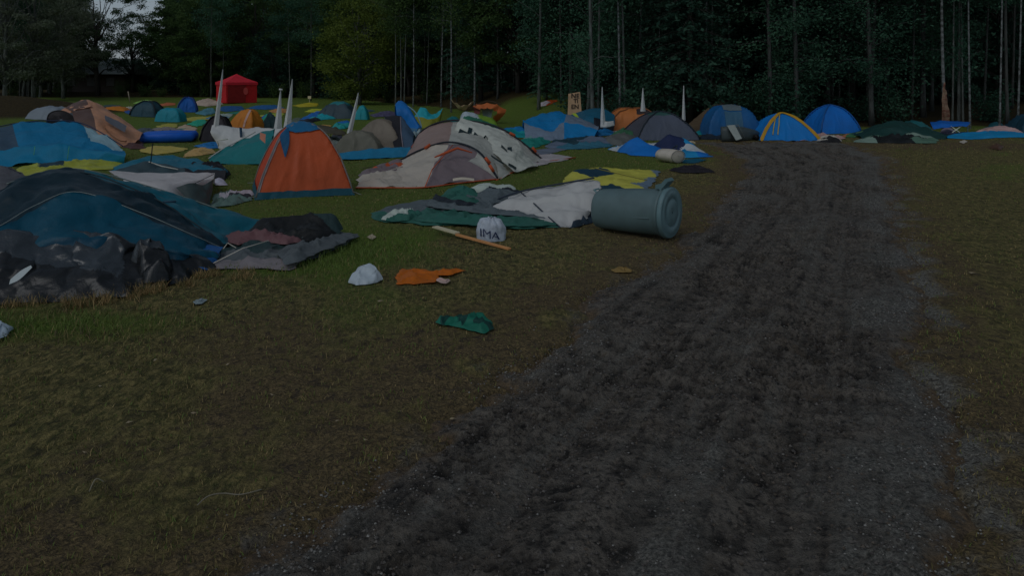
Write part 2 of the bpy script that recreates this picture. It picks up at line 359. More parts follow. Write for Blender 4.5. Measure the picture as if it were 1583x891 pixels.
def dome(name, label, pxl, pxr, pyb, pyt, col, depth=1.0, rot=0, p=2.2, q=1.3, lean=(0, 0), sag=.09, wr=.045, cat='tent', group=None, skirt=None, sleeve=None, door=None, top=None, dents=(), seed=1, n=36, ptype='canopy', gain=.88, sides=None, win=None, extra=None):
    D0 = F*H/(pyb-HY); wv = (pxr-pxl)/F*D0; r = math.radians(rot); ar = abs(math.sin(r)); ac = abs(math.cos(r))
    w = wv/(ac+depth*ar); l = w*depth; ext = (w*ar+l*ac)/2; yc = D0+ext; xc = ((pxl+pxr)/2-CX)/F*(D0+ext*.35)
    Ht = max(.12, H-(pyt-HY)/F*yc-g1(xc, yc)); root = thing(name, label, cat, (xc, yc, g1(xc, yc)), group)
    c = (xc, yc); g = np.linspace(-1, 1, n+1); U, Vv = np.meshgrid(g, g); U = U.ravel(); Vv = Vv.ravel()
    A = (c, w, l, Ht, r, p, q, lean, sag)
    V = domeP(*A, U, Vv, wr, seed, dents); Fq = grid_faces(n+1, n+1)
    uc = U[Fq].mean(1); vc = Vv[Fq].mean(1); mats = [fab(col, gain)]; mi = np.zeros(len(Fq), int)
    if sides: mats.append(fab(sides, gain)); mi[np.abs(uc) > np.abs(vc)] = 1
    if top: mats.append(fab(top[0], gain)); mi[np.maximum(np.abs(uc), np.abs(vc)) < top[1]] = len(mats)-1
    mesh(ptype, V, Fq, mats, root, mi)
    def surf(us, vs, off=.012):
        us = np.array(us, float); vs = np.array(vs, float); Pm = domeP(*A, us, vs, wr, seed, dents)
        o = Pm-np.array([xc, yc, g1(xc, yc)+Ht*.2]); o /= np.linalg.norm(o, axis=1)[:, None]; return Pm+o*off
    if skirt is not None:
        m = 24; e = np.linspace(-1, 1, m)
        ru = np.concatenate([e, np.ones(m), -e, -np.ones(m)]); rv = np.concatenate([-np.ones(m), e, np.ones(m), -e])
        rows = [surf(ru*t, rv*t, .02) for t in (1.01, .985, .96)]; rows[0][:, 2] = gh(rows[0][:, 0], rows[0][:, 1])+.005
        mesh('groundsheet', np.concatenate(rows), grid_faces(4*m, 3), fab(skirt), root)
    if sleeve is not None:
        for s in (1, -1):
            e = np.linspace(-.99, .99, 33); tube('pole_sleeve', surf(e, e*s, .008), .014*max(1, D0/14), fab(sleeve), root, 6)
    if door is not None:
        dc, fu, lo, hi = door; a = np.linspace(-1, 1, 13); b = np.linspace(0, 1, 11); Aa, Bb = np.meshgrid(a, b)
        t = hi+(lo-hi)*Bb; wd = fu*np.sqrt(np.clip(1-(1-Bb)**2.2, .02, 1))
        Vd = surf((Aa*wd).ravel(), -t.ravel(), .016)
        dd = mesh('door', Vd, grid_faces(13, 11), fab(dc), root)
        rim = np.concatenate([np.stack([-wd[::-1, 0], t[::-1, 0]], 1), np.stack([wd[:, -1], t[:, -1]], 1)])
        tube('zip', surf(rim[:, 0], -rim[:, 1], .02), .008*max(1, D0/12), fab(tuple(int(v*.5) for v in dc)), dd, 5)
    if win is not None:
        for (cc, u0, u1, t0, t1, sg) in win:
            a = np.linspace(u0, u1, 9); b = np.linspace(t0, t1, 7); Aa, Bb = np.meshgrid(a, b)
            if sg == 'f': Vd = surf(Aa.ravel(), -Bb.ravel(), .02)
            elif sg == 'l': Vd = surf(-Bb.ravel(), Aa.ravel(), .02)
            else: Vd = surf(Bb.ravel(), Aa.ravel(), .02)
            mesh('panel', Vd, grid_faces(9, 7), fab(cc), root)
    if extra: extra(root, surf, A)
    return root

# ------------------------------------------------------------------ ground
def graded(a, b, s0, g, c=0, smax=6):
    out = [c]; s = s0
    while out[-1] < b: out.append(out[-1]+s); s = min(s*g, smax)
    o2 = [c]; s = s0
    while o2[-1] > a: o2.append(o2[-1]-s); s = min(s*g, smax)
    return np.array(o2[::-1][:-1]+out)
xs = graded(-420, 420, .06, 1.018, 0); ys = graded(-12, 640, .045, 1.016, 3.6)
X, Y = np.meshgrid(xs, ys); X = X.ravel(); Y = Y.ravel(); Z = gh(X, Y)
fade = np.clip(1-(np.hypot(X, Y)-25)/20, 0, 1)
Z = Z+(fbm(P3(X, Y, 2.2), 3)*.016+fbm(P3(X, Y, 9.), 3)*.014)*fade
gm, gd = track_mask(X, Y); Z = Z-.12*gm**2
ground = mesh('ground', np.stack([X, Y, Z], 1), grid_faces(len(xs), len(ys)), [], kind='structure', origin=(0, 0, 0))
me = ground.data; me.materials.clear()
# ground cover map: R = lush green, G = bare brown soil, B = wood floor
near = np.exp(-np.maximum(-gd-.15, 0)/np.where(X < np.interp(Y, TY, TL)+.5, .95, .6))*sm(fbm(P3(X, Y, 1.3, 11), 3), -.8, .2)
dleft = np.interp(Y, [3, 5, 6.6, 7.8, 9, 12, 20], [-9, -7, -4.4, -3.0, -1.6, 0, 6]) - X
green = sm(dleft+fbm(P3(X, Y, .7), 3)*1.2, -1.2, .8)*.58*sm(Y, 4.2, 6.2)
green = np.maximum(green, sm(fbm(P3(X, Y, .5, 4), 3), .1, .6)*.35*sm(Y, 4, 7))
green = np.maximum(green, sm(Y, 22, 30)*.7)
tufts = np.exp(-(((X+2.1)/1.3)**2+((Y-8.4)/.8)**2))+np.exp(-(((X+4.0)/1.3)**2+((Y-6.05)/.4)**2))
green = np.clip(green+tufts*.8, 0, 1)
soil = near*.95+sm(fbm(P3(X, Y, .45, 7), 4), .05, .7)*.5*sm(Y, 9, 5)
strip = np.exp(-((Y-22.3)/1.5)**2)*sm(X, 3, 7); soil = np.maximum(soil, strip*.95)

soil = np.maximum(soil, .75*np.exp(-(((X-2.2)/1.6)**2+((Y-10.2)/2.2)**2)))
soil = np.maximum(soil, .8*sm(4.2-Y+.35*X+.6+fbm(P3(X, Y, .9, 3), 2), -.6, 1.2)*(X > -6))
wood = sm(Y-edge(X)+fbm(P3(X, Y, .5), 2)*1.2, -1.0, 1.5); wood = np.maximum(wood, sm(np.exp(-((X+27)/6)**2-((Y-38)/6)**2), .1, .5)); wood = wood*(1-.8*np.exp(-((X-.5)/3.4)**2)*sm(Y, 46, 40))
ca = me.color_attributes.new('cover', 'FLOAT_COLOR', 'POINT')
ca.data.foreach_set('color', np.stack([green, np.clip(soil, 0, 1), wood, np.exp(-(np.minimum(gd+.1, 0)/.34)**2)*sm(fbm(P3(X, Y, 2.3, 8), 4), -.5, .45)*sm(Y, 24, 20)*np.where(X < np.interp(Y, TY, TL)+.3, .45, .9)], 1).astype(np.float32).ravel())
def groundmat():
    m, nt, b = newmat('worn_grass'); L = nt.links.new
    tc = N(nt, 'ShaderNodeTexCoord'); at = N(nt, 'ShaderNodeAttribute'); at.attribute_name = 'cover'; sp = N(nt, 'ShaderNodeSeparateColor'); L(at.outputs[0], sp.inputs[0])
    def noise(s, d=6, st=None, dist=0.):
        n = N(nt, 'ShaderNodeTexNoise'); n.inputs['Scale'].default_value = s; n.inputs['Detail'].default_value = d; n.inputs['Roughness'].default_value = .62; n.inputs['Distortion'].default_value = dist
        if st: mp = N(nt, 'ShaderNodeMapping'); mp.inputs['Scale'].default_value = st[0]; mp.inputs['Rotation'].default_value = (0, 0, st[1]); L(tc.outputs['Object'], mp.inputs[0]); L(mp.outputs[0], n.inputs['Vector'])
        else: L(tc.outputs['Object'], n.inputs['Vector'])
        return n.outputs[0]
    def mix(f, a, c, lo=None, hi=None):
        if lo is not None: mr = N(nt, 'ShaderNodeMapRange'); mr.inputs[1].default_value = lo; mr.inputs[2].default_value = hi; L(f, mr.inputs[0]); f = mr.outputs[0]
        x = N(nt, 'ShaderNodeMix', data_type='RGBA')
        for s, v in ((6, a), (7, c)):
            if isinstance(v, tuple): x.inputs[s].default_value = (*v, 1)
            else: L(v, x.inputs[s])
        L(f, x.inputs[0]); return x.outputs[2]
    def addm(a, c, k): 
        x = N(nt, 'ShaderNodeMath', operation='MULTIPLY_ADD'); L(c, x.inputs[0]); x.inputs[1].default_value = k; L(a, x.inputs[2]); return x.outputs[0]
    big = noise(1.4); fine = noise(38, 5, None, 1.2); mid = noise(9, 6, None, .8); streak = noise(26, 5, ((1, .4, 1), .5), 1.0)
    olive = mix(streak, alb((33, 37, 23)), alb((63, 62, 42)), .38, .62)
    olive = mix(mid, olive, alb((27, 29, 20)), .46, .68)
    lush = mix(fine, alb((26, 42, 17)), alb((50, 64, 27)), .36, .64)
    brown = mix(fine, alb((29, 28, 23)), alb((60, 56, 42)), .38, .64)
    brown = mix(mid, brown, alb((28, 27, 26)), .52, .7)
    gm_ = addm(sp.outputs[0], big, .5)
    c = mix(gm_, olive, lush, .42, .95)
    bm = addm(sp.outputs[1], mid, .8); bm = addm(bm, big, .5)
    c = mix(bm, c, brown, .85, 1.25)
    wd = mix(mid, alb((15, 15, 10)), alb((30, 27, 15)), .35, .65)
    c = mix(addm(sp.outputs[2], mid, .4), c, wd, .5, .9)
    grv = mix(fine, alb((30, 31, 31)), alb((66, 71, 73)), .36, .66); c = mix(addm(at.outputs['Alpha'], mid, .6), c, grv, .62, 1.15)
    L(c, b.inputs['Base Color']); b.inputs['Roughness'].default_value = .95; b.inputs['Specular IOR Level'].default_value = .15
    ad = addm(fine, mid, 1.2); bp = N(nt, 'ShaderNodeBump'); bp.inputs['Distance'].default_value = .05; bp.inputs['Strength'].default_value = .9
    L(ad, bp.inputs['Height']); L(bp.outputs[0], b.inputs['Normal']); return m
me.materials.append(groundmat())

# ------------------------------------------------------------------ dirt track
rows_y = [1.4]
while rows_y[-1] < 24: rows_y.append(rows_y[-1]+max(.014, .0042*rows_y[-1]))
rows_y = np.array([-6, -5, -4, -3, -2, -1, 0, .6, 1.]+rows_y); nt_ = 240
T, YY = np.meshgrid(np.linspace(-.17, 1.17, nt_), rows_y); T = T.ravel(); YY = YY.ravel()
XL = np.interp(YY, TY, TL); XR = np.interp(YY, TY, TR); XX = XL+(XR-XL)*T
tm, td = track_mask(XX, YY); base = gh(XX, YY)+.05*tm
ang = .45; a_ = XX*math.cos(ang)-YY*math.sin(ang); l_ = XX*math.sin(ang)+YY*math.cos(ang)     # across / along the ruts
ruts = -.045*np.exp(-((T-.30)/.07)**2)-.05*np.exp(-((T-.72)/.08)**2)-.03*np.exp(-((T-.5)/.05)**2)+.02*np.exp(-((T-.6)/.05)**2)
rough = sm(fbm(P3(XX, YY, .7, 5), 2), -.5, .4)*.7+.3
lump = fbm(np.stack([a_*4, l_*7, np.zeros_like(a_)], 1), 5)*.046+(ridge(np.stack([a_*11, l_*10, np.ones_like(a_)], 1), 2)-.4)*.024+(ridge(np.stack([a_*22, l_*20, np.ones_like(a_)*3], 1), 2)-.4)*.012
tread = (np.abs(pn(np.stack([a_*6, l_*17, np.zeros_like(a_)+4], 1)))-.2)*.05*sm(fbm(P3(XX, YY, 1.1, 15), 2), -.2, .3)
ZZ = base-.06+.062*tm+(ruts+(lump+tread)*rough)*tm*sm(T, -.05, .15)*sm(1-T, -.05, .15)
track = mesh('dirt_track', np.stack([XX, YY, ZZ], 1), grid_faces(nt_, len(rows_y)), [], kind='structure', origin=(0, 0, 0))
tme = track.data; tme.materials.clear()
gp = fbm(P3(XX, YY, 1.0, 9), 4); gp2 = fbm(P3(XX, YY, 3.4, 12), 3)
grav = np.exp(-((td-.12)/.42)**2)*(.62+.3*sm(T, .5, .9))*sm(gp, -.45, .35)+.5*np.exp(-((T-.56-.05*np.sin(YY))/.06)**2)*sm(gp, -.5, .3)+.45*np.exp(-((T-.88)/.07)**2)*sm(gp, -.6, .2)
lst = fbm(np.stack([T*13, YY*.45, YY*0+6], 1), 3); lst2 = fbm(np.stack([T*34, YY*.8, YY*0+9], 1), 2)
grav = grav*np.where(T < .3, .7, 1.)+.42*sm(lst, .05, .55)+.25*sm(lst2, .1, .5)*sm(T, .05, .2)
grav = grav*(.6+.6*sm(gp2, -.4, .4)); grav = np.maximum(grav, .55*sm(fbm(np.stack([XX*.6, YY*.8, YY*0+2], 1), 3), .05, .6)*sm(YY, 7, 12))
ca = tme.color_attributes.new('cover', 'FLOAT_COLOR', 'POINT')
ca.data.foreach_set('color', np.stack([np.clip(grav, 0, 1), np.clip((lump+tread)*11+.5+.3*lst2+.25*lst, 0, 1), tm, np.ones_like(T)], 1).astype(np.float32).ravel())  # G: mud tone by height, pits darkened as painted shade and as wet
def trackmat():
    m, nt, b = newmat('churned_mud'); L = nt.links.new; tc = N(nt, 'ShaderNodeTexCoord')
    at = N(nt, 'ShaderNodeAttribute'); at.attribute_name = 'cover'; sp = N(nt, 'ShaderNodeSeparateColor'); L(at.outputs[0], sp.inputs[0])
    def noise(s, d=6): 
        n = N(nt, 'ShaderNodeTexNoise'); n.inputs['Scale'].default_value = s; n.inputs['Detail'].default_value = d; n.inputs['Roughness'].default_value = .65; L(tc.outputs['Object'], n.inputs['Vector']); return n.outputs[0]
    def mix(f, a, c, lo, hi):
        mr = N(nt, 'ShaderNodeMapRange'); mr.inputs[1].default_value = lo; mr.inputs[2].default_value = hi; L(f, mr.inputs[0])
        x = N(nt, 'ShaderNodeMix', data_type='RGBA')
        for s, v in ((6, a), (7, c)):
            if isinstance(v, tuple): x.inputs[s].default_value = (*v, 1)
            else: L(v, x.inputs[s])
        L(mr.outputs[0], x.inputs[0]); return x.outputs[2]
    f1 = noise(45); f2 = noise(8); f3 = noise(1.3)
    mud = mix(sp.outputs[1], alb((12, 13, 14)), alb((52, 53, 53)), .08, .88); mud = mix(f1, mud, alb((15, 15, 16)), .52, .72); mud = mix(f3, mud, alb((38, 35, 30)), .54, .82)
    f4 = noise(26, 9); f5 = noise(90, 4); mud = mix(f4, alb((10, 11, 12)), mud, .34, .52); mud = mix(f5, mud, alb((58, 59, 60)), .56, .8)
    gr = mix(f1, alb((24, 27, 28)), alb((62, 66, 68)), .36, .66)
    ad = N(nt, 'ShaderNodeMath', operation='MULTIPLY_ADD'); L(f2, ad.inputs[0]); ad.inputs[1].default_value = .8; L(sp.outputs[0], ad.inputs[2])
    c = mix(ad.outputs[0], mud, gr, .5, 1.35)
    eb = N(nt, 'ShaderNodeMath', operation='MULTIPLY_ADD'); L(f2, eb.inputs[0]); eb.inputs[1].default_value = .7; L(sp.outputs[2], eb.inputs[2]); so_ = mix(f4, alb((30, 28, 25)), alb((54, 49, 40)), .36, .62); c = mix(eb.outputs[0], so_, c, .85, 1.3)
    L(c, b.inputs['Base Color']); b.inputs['Roughness'].default_value = .8; b.inputs['Specular IOR Level'].default_value = .3
    bp = N(nt, 'ShaderNodeBump'); bp.inputs['Distance'].default_value = .05; bp.inputs['Strength'].default_value = 1; L(f1, bp.inputs['Height']); L(bp.outputs[0], b.inputs['Normal']); return m
tme.materials.append(trackmat())

# gravel and crumbs of mud, countless
def stones(name, n, pr_fn, rmin, rmax, mats, label, seed, ymax=13, pw=1.6):
    rng = np.random.RandomState(seed); yy = 2.4+(rng.rand(n)**pw)*ymax; tt = rng.rand(n)*1.3-.15
    xx = np.interp(yy, TY, TL)+(np.interp(yy, TY, TR)-np.interp(yy, TY, TL))*tt; tm_, td_ = track_mask(xx, yy)
    kp = rng.rand(n) < pr_fn(xx, yy, tt, td_); xx = xx[kp]; yy = yy[kp]; n = len(xx)
    r = rng.uniform(rmin, rmax, n)*(1+yy*.04); oc = np.array([[1, 0, 0], [0, 1, 0], [-1, 0, 0], [0, -1, 0], [0, 0, .7], [0, 0, -.7]], float)
    V = oc[None]*rng.uniform(.6, 1.35, (n, 6, 3))*r[:, None, None]; a = rng.rand(n)*6.28; ca_, sa_ = np.cos(a), np.sin(a)
    Vx = V[:, :, 0]*ca_[:, None]-V[:, :, 1]*sa_[:, None]; Vy = V[:, :, 0]*sa_[:, None]+V[:, :, 1]*ca_[:, None]
    zz = surf_track(xx, yy)
    V = np.stack([Vx+xx[:, None], Vy+yy[:, None], V[:, :, 2]+zz[:, None]+r[:, None]*.2], 2).reshape(-1, 3)
    of = np.array([[0, 1, 4], [1, 2, 4], [2, 3, 4], [3, 0, 4], [1, 0, 5], [2, 1, 5], [3, 2, 5], [0, 3, 5]])
    mesh(name, V, (of[None]+(np.arange(n)*6)[:, None, None]).reshape(-1, 3), mats, None, np.repeat(rng.randint(0, len(mats), n), 8), smooth=False, kind='stuff', label=label, cat=name.replace('_', ' '), origin=(0, 0, 0))
ZT = ZZ.reshape(len(rows_y), nt_)
def surf_track(x, y):
    t = (x-np.interp(y, TY, TL))/(np.interp(y, TY, TR)-np.interp(y, TY, TL)); iy = np.clip(np.searchsorted(rows_y, y)-1, 0, len(rows_y)-2); it = np.clip((t+.17)/1.34*(nt_-1), 0, nt_-1.001); i0 = it.astype(int)
    z = ZT[iy, i0]*(1-(it-i0))+ZT[iy, i0+1]*(it-i0); return np.maximum(z, gh(x, y)-.005)
stones('gravel', 42000, lambda x, y, t, d: (np.exp(-((d-.12)/.3)**2)+.3*np.exp(-((t-.56)/.05)**2)+.02)*sm(fbm(P3(x, y, 1.0, 9), 4), -.5, .4),   .0025, .0075, [solid((38, 41, 43)), solid((54, 58, 61)), solid((32, 33, 34))], 'small grey stones pressed along the muddy track edges', 5)
stones('mud_crumbs', 26000, lambda x, y, t, d: (d > .02)*(.25+.75*sm(fbm(P3(x, y, 2.2, 19), 3), -.3, .4)),   .003, .011, [solid((27, 28, 29)), solid((20, 21, 22)), solid((34, 35, 36)), solid((28, 26, 23)), solid((24, 24, 25))], 'loose crumbs of dark mud all over the track', 6, ymax=9, pw=1.3)
rng = np.random.RandomState(5)

# grass blades
def blades(name, xx, yy, ln, wd, mi, mats, label, lay=.9):
    n = len(xx); a = rng.rand(n)*6.28; lean = rng.uniform(.2, lay, n)*ln; b = rng.rand(n)*6.28; z0 = gh(xx, yy)
    dx, dy = np.cos(a)*wd/2, np.sin(a)*wd/2; tx, ty = np.cos(b)*lean, np.sin(b)*lean; tz = np.sqrt(np.maximum(ln**2-lean**2, (ln*.15)**2))
    V = np.stack([np.stack([xx-dx, yy-dy, z0-.005], 1), np.stack([xx+dx, yy+dy, z0-.005], 1), np.stack([xx+tx*.45+dx*.7, yy+ty*.45+dy*.7, z0+tz*.6], 1),
                  np.stack([xx+tx*.45-dx*.7, yy+ty*.45-dy*.7, z0+tz*.6], 1), np.stack([xx+tx, yy+ty, z0+tz], 1)], 1).reshape(-1, 3)
    k = (np.arange(n)*5)[:, None]
    Fq = np.concatenate([k+np.array([[0, 1, 2]]), k+np.array([[0, 2, 3]]), k+np.array([[3, 2, 4]])]); 
    return mesh(name, V, Fq, mats, None, np.tile(mi, 3), smooth=False, kind='stuff', label=label, cat='grass', origin=(0, 0, 0))
n = 380000; yy = 2.3+27*rng.rand(n)**2.1; xx = (rng.rand(n)*2-1)*(yy*.78+1.2)
tmk, tdk = track_mask(xx, yy)
# cover lookup
def cover_at(x, y):
    dl = np.interp(y, [3, 5, 6.6, 7.8, 9, 12, 20], [-9, -7, -4.4, -3.0, -1.6, 0, 6])-x
    g = sm(dl+fbm(P3(x, y, .7), 3)*1.2, -1.2, .8)*.5*sm(y, 4.2, 6.2); g = np.maximum(g, sm(fbm(P3(x, y, .5, 4), 3), .1, .6)*.35*sm(y, 4, 7))
    tu = np.exp(-(((x+2.1)/1.3)**2+((y-8.4)/.8)**2))+np.exp(-(((x+4.0)/1.3)**2+((y-6.05)/.4)**2))
    return np.clip(g+tu*.8, 0, 1), tu
gv, tu = cover_at(xx, yy); clump = sm(fbm(P3(xx, yy, 3.2, 2), 3), -.35, .5)
kp = (rng.rand(n) < (.12+.55*clump+.5*gv)*(1-.8*np.exp(-np.maximum(-tdk, 0)/.3)*(tdk < 0)))&(tdk < -.02); xx, yy, gv, tu = xx[kp], yy[kp], gv[kp], tu[kp]; n = len(xx)
mi = np.where(rng.rand(n) < .15+gv*.8, 0, np.where(rng.rand(n) < .62, 1, np.where(rng.rand(n) < .6, 2, 3)))
gmats = [solid((38, 52, 22), 1.1, .8), solid((48, 50, 30), 1.1, .8), solid((64, 60, 42), 1.1, .8), solid((38, 35, 27), 1.1, .8)]
blades('grass', xx, yy, (rng.uniform(.014, .030, n)+gv*.012+tu*.05)*(1+yy*.01), .0032+.0006*yy, mi, gmats, 'short worn grass of the field, patchy green and straw', .97)
# dry straw along the foot of the big blue tent
def along(pts, n, sp, seed):
    r2 = np.random.RandomState(seed); P = np.array([GP(*p)[:2] for p in pts]); t = r2.rand(n)*(len(P)-1); i = t.astype(int); f = (t-i)[:, None]; Q = P[i]*(1-f)+P[i+1]*f+r2.normal(size=(n, 2))*sp; return Q[:, 0], Q[:, 1]
xx, yy = along([(-60, 480), (60, 475), (180, 464), (260, 446), (330, 428), (400, 428)], 5200, .10, 3); kq = fbm(P3(xx, yy, 3.5), 2) > .0; xx, yy = xx[kq], yy[kq]; n = len(xx)
blades('dry_grass', xx, yy, rng.uniform(.04, .12, n), .006, rng.randint(0, 3, n), [solid((78, 70, 50), 1, .8), solid((60, 54, 38), 1, .8), solid((40, 44, 26), 1, .8)], 'pale dry straw fringe at the foot of the black plastic sheet', .95)

# ------------------------------------------------------------------ trees
L_BROAD = leafmat('leaves_broad', (.055, .10, .038), (.12, .19, .06))
L_YEL = leafmat('leaves_yellowish', (.09, .14, .03), (.19, .24, .05))
L_FIR = leafmat('needles', (.038, .085, .06), (.075, .155, .10))
L_GREY = leafmat('leaves_greyish', (.15, .18, .12), (.26, .28, .19))
L_TEAL = leafmat('leaves_cool', (.05, .12, .075), (.105, .22, .13))
B_BIRCH = barkmat('birch_bark', (.26, .27, .26), (.08, .08, .07), (3, 3, 5))
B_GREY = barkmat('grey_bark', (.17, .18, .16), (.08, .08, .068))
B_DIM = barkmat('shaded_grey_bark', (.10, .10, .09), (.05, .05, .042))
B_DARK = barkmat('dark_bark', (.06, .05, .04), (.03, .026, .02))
def leaves(C, size, rng, flat=.5, sq=1.0):
    n = len(C); u = rng.normal(size=(n, 3)); u[:, 2] *= flat; u /= np.linalg.norm(u, axis=1)[:, None]
    v = rng.normal(size=(n, 3)); v[:, 2] *= flat; v -= u*(u*v).sum(1)[:, None]; v /= np.linalg.norm(v, axis=1)[:, None]+1e-9
    s = size*rng.uniform(.6, 1.35, n)[:, None] if np.isscalar(size) else (size*rng.uniform(.6, 1.35, n))[:, None]
    V = np.stack([C-u*s, C-v*s*.42*sq, C+u*s, C+v*s*.42*sq], 1).reshape(-1, 3)
    return V, (np.arange(n)*4)[:, None]+np.array([[0, 1, 2, 3]])
def limbVF(a, b, r0, r1, rng, n=6, wob=.05, sides=6):
    a = np.array(a, float); b = np.array(b, float); L = np.linalg.norm(b-a); P = []
    for i in range(n+1):
        t = i/n; P.append(a+(b-a)*t+rng.normal(size=3)*wob*L*.3*math.sin(math.pi*t)+np.array([0, 0, .06*L*math.sin(math.pi*t)]))
    return tubeVF(P, [r0+(r1-r0)*i/n for i in range(n+1)], sides)
def proto(kind, seed):
    """returns trunk VF and crown VF in local coordinates"""
    r = np.random.RandomState(seed); parts = []; C = []; S = []
    if kind in ('birch', 'alder', 'bare'):
        Ht = r.uniform(12, 15); r0 = {'birch': .085, 'alder': .11, 'bare': .07}[kind]; lean = r.normal(size=2)*.35
        P = [np.array([lean[0]*(t**1.5)+.06*math.sin(5*t+seed), lean[1]*t, Ht*t]) for t in np.linspace(0, 1, 16)]
        parts.append(tubeVF(P, [r0*(1.25 if i == 0 else 1)*(1-.8*i/15) for i in range(16)], 8))
        z0 = {'birch': 3.6, 'alder': 2.2, 'bare': 5.5}[kind]
        for k in range(34):
            z = z0+(Ht-z0)*(k/34)**1.1; t = z/Ht; c = np.array([lean[0]*t**1.5+.06*math.sin(5*t+seed), lean[1]*t, z]); az = r.rand()*6.28
            L = (1.0+1.5*math.sin(math.pi*min(1, (k+4)/36)))*r.uniform(.6, 1.2); e = c+np.array([math.cos(az)*L, math.sin(az)*L, L*r.uniform(-.15, .6)])
            parts.append(limbVF(c, e, .022, .006, r, 4, .06, 4))
            m = 170; f = r.uniform(.25, 1.1, m)[:, None]; q = c+(e-c)*f+r.normal(size=(m, 3))*np.array([.28, .28, .2])*(.5+f); q[:, 2] -= np.abs(r.normal(size=m))*.18*f[:, 0]
            C.append(q); S.append(np.full(m, .075 if z < 7 else .11))
        if kind != 'bare':
            for k in range(4):      # a few low sprays
                z = r.uniform(1.6, z0); az = r.rand()*6.28; L = r.uniform(.5, 1.1); c = np.array([0, 0, z]); e = c+np.array([math.cos(az)*L, math.sin(az)*L, .25])
                parts.append(limbVF(c, e, .012, .004, r, 4, .06, 4)); m = 50; f = r.uniform(.3, 1.1, m)[:, None]; C.append(c+(e-c)*f+r.normal(size=(m, 3))*.12); S.append(np.full(m, .06))
    elif kind == 'spruce':
        Ht = r.uniform(13, 16); parts.append(tubeVF([np.array([0, 0, Ht*t]) for t in np.linspace(0, 1, 8)], [.16*(1-.9*t) for t in np.linspace(0, 1, 8)], 8)); z = .5+r.rand()*.8
        while z < Ht:
            R = 2.6*(1-z/Ht)**.8+.2; nb = 7
            for k in range(nb):
                az = r.rand()*6.28; L = R*r.uniform(.7, 1.1); c = np.array([0, 0, z]); e = c+np.array([math.cos(az)*L, math.sin(az)*L, -L*.28])
                parts.append(tubeVF([c, (c+e)/2+np.array([0, 0, .1]), e], [.02, .013, .004], 4)); m = int(48*L/2.0)+12
                f = r.uniform(.1, 1.05, m)[:, None]; sd_ = np.array([-math.sin(az), math.cos(az), 0]); q = c+(e-c)*f+sd_*(r.normal(size=m)*.22*(1.1-f[:, 0]*.6))[:, None]; q[:, 2] -= np.abs(r.normal(size=m))*.12
                C.append(q); S.append(np.full(m, .11))
            z += .42+z*.012
    elif kind in ('bushy', 'oak', 'maple'):
        Ht = {'bushy': 8.5, 'oak': 12, 'maple': 13}[kind]*r.uniform(.92, 1.08); R = {'bushy': 2.9, 'oak': 4.2, 'maple': 5.4}[kind]; zc = {'bushy': .46, 'oak': .56, 'maple': .6}[kind]*Ht; rz = {'bushy': .47, 'oak': .45, 'maple': .40}[kind]*Ht
        r0 = {'bushy': .13, 'oak': .2, 'maple': .3}[kind]
        top = np.array([r.normal()*.4, r.normal()*.4, Ht*.8]); parts.append(limbVF((0, 0, -.1), top, r0, .04, r, 10, .04, 9)); ncl = {'bushy': 150, 'oak': 110, 'maple': 105}[kind]
        for k in range(ncl):
            d = r.normal(size=3); d /= np.linalg.norm(d); rad = r.uniform(.45, 1.0)**.6; c = np.array([d[0]*R*rad, d[1]*R*rad, zc+d[2]*rz*rad]); c *= np.array([1, 1, 1.])
            c[2] = max(c[2], .6 if kind == 'bushy' else 2.3)
            if k % 3 == 0: zz0 = np.clip(c[2]*.55, .8, Ht*.7); parts.append(limbVF(top*zz0/top[2], c, r0*.35*(1-zz0/Ht)+.015, .008, r, 6, .09, 5))
            m = {'bushy': 150, 'oak': 190, 'maple': 170}[kind]; cs = r.uniform(.35, .75)*(1 if kind != 'maple' else 1.05); q = r.normal(size=(m, 3))*np.array([cs, cs, cs*.55])*.62+c
            C.append(q); S.append(np.full(m, .085 if kind == 'bushy' else .10))
    elif kind == 'shrub':
        Ht = 2.0
        for k in range(14):
            az = r.rand()*6.28; L = r.uniform(.5, 1.0); e = np.array([math.cos(az)*L, math.sin(az)*L, r.uniform(.6, 1.9)]); parts.append(limbVF((0, 0, 0), e, .015, .005, r, 4, .06, 4))
            m = 110; f = r.uniform(.25, 1.1, m)[:, None]; C.append(e*f+r.normal(size=(m, 3))*.2); S.append(np.full(m, .06))
    C = np.concatenate(C); S = np.concatenate(S)
    if kind in ('bushy', 'oak', 'birch', 'alder', 'shrub'): C[:, 2] = np.maximum(C[:, 2], .12)
    return join(parts), leaves(C, S, r, .6 if kind != 'spruce' else .45, 1.2)
PROTO = {}
def tree(kind, x, y, label, leaf=None, bark=None, s=1.0, rz=None, group=None, seed=0, lean=(0, 0), name=None, thin=1.0):
    key = (kind, seed, leaf.name if leaf else '', bark.name if bark else '')
    nm = name or {'birch': 'birch_tree', 'alder': 'slender_tree', 'bare': 'birch_tree', 'spruce': 'spruce_tree', 'bushy': 'bushy_tree', 'oak': 'broadleaf_tree', 'maple': 'broadleaf_tree', 'shrub': 'shrub'}[kind]
    z = g1(x, y)-.03; root = thing(nm, label, 'shrub' if kind == 'shrub' else 'tree', (x, y, z), group)
    if key not in PROTO:
        (tv, tf), (lv, lf) = proto(kind, 100+seed*7+len(kind)); o = wloc(root)
        t = mesh('trunk' if kind != 'shrub' else 'stems', np.array(tv)+o, tf, bark or B_GREY, root); c = mesh('crown' if kind != 'shrub' else 'foliage', lv+o, lf, leaf or L_BROAD, root, smooth=False)
        PROTO[key] = (t, c)
    else:
        for q in PROTO[key]: d = q.copy(); COL.objects.link(d); d.parent = root
    root.scale = (s*thin, s*thin, s); root.rotation_euler = (lean[1], lean[0], random.random()*6.28 if rz is None else rz)
    return root
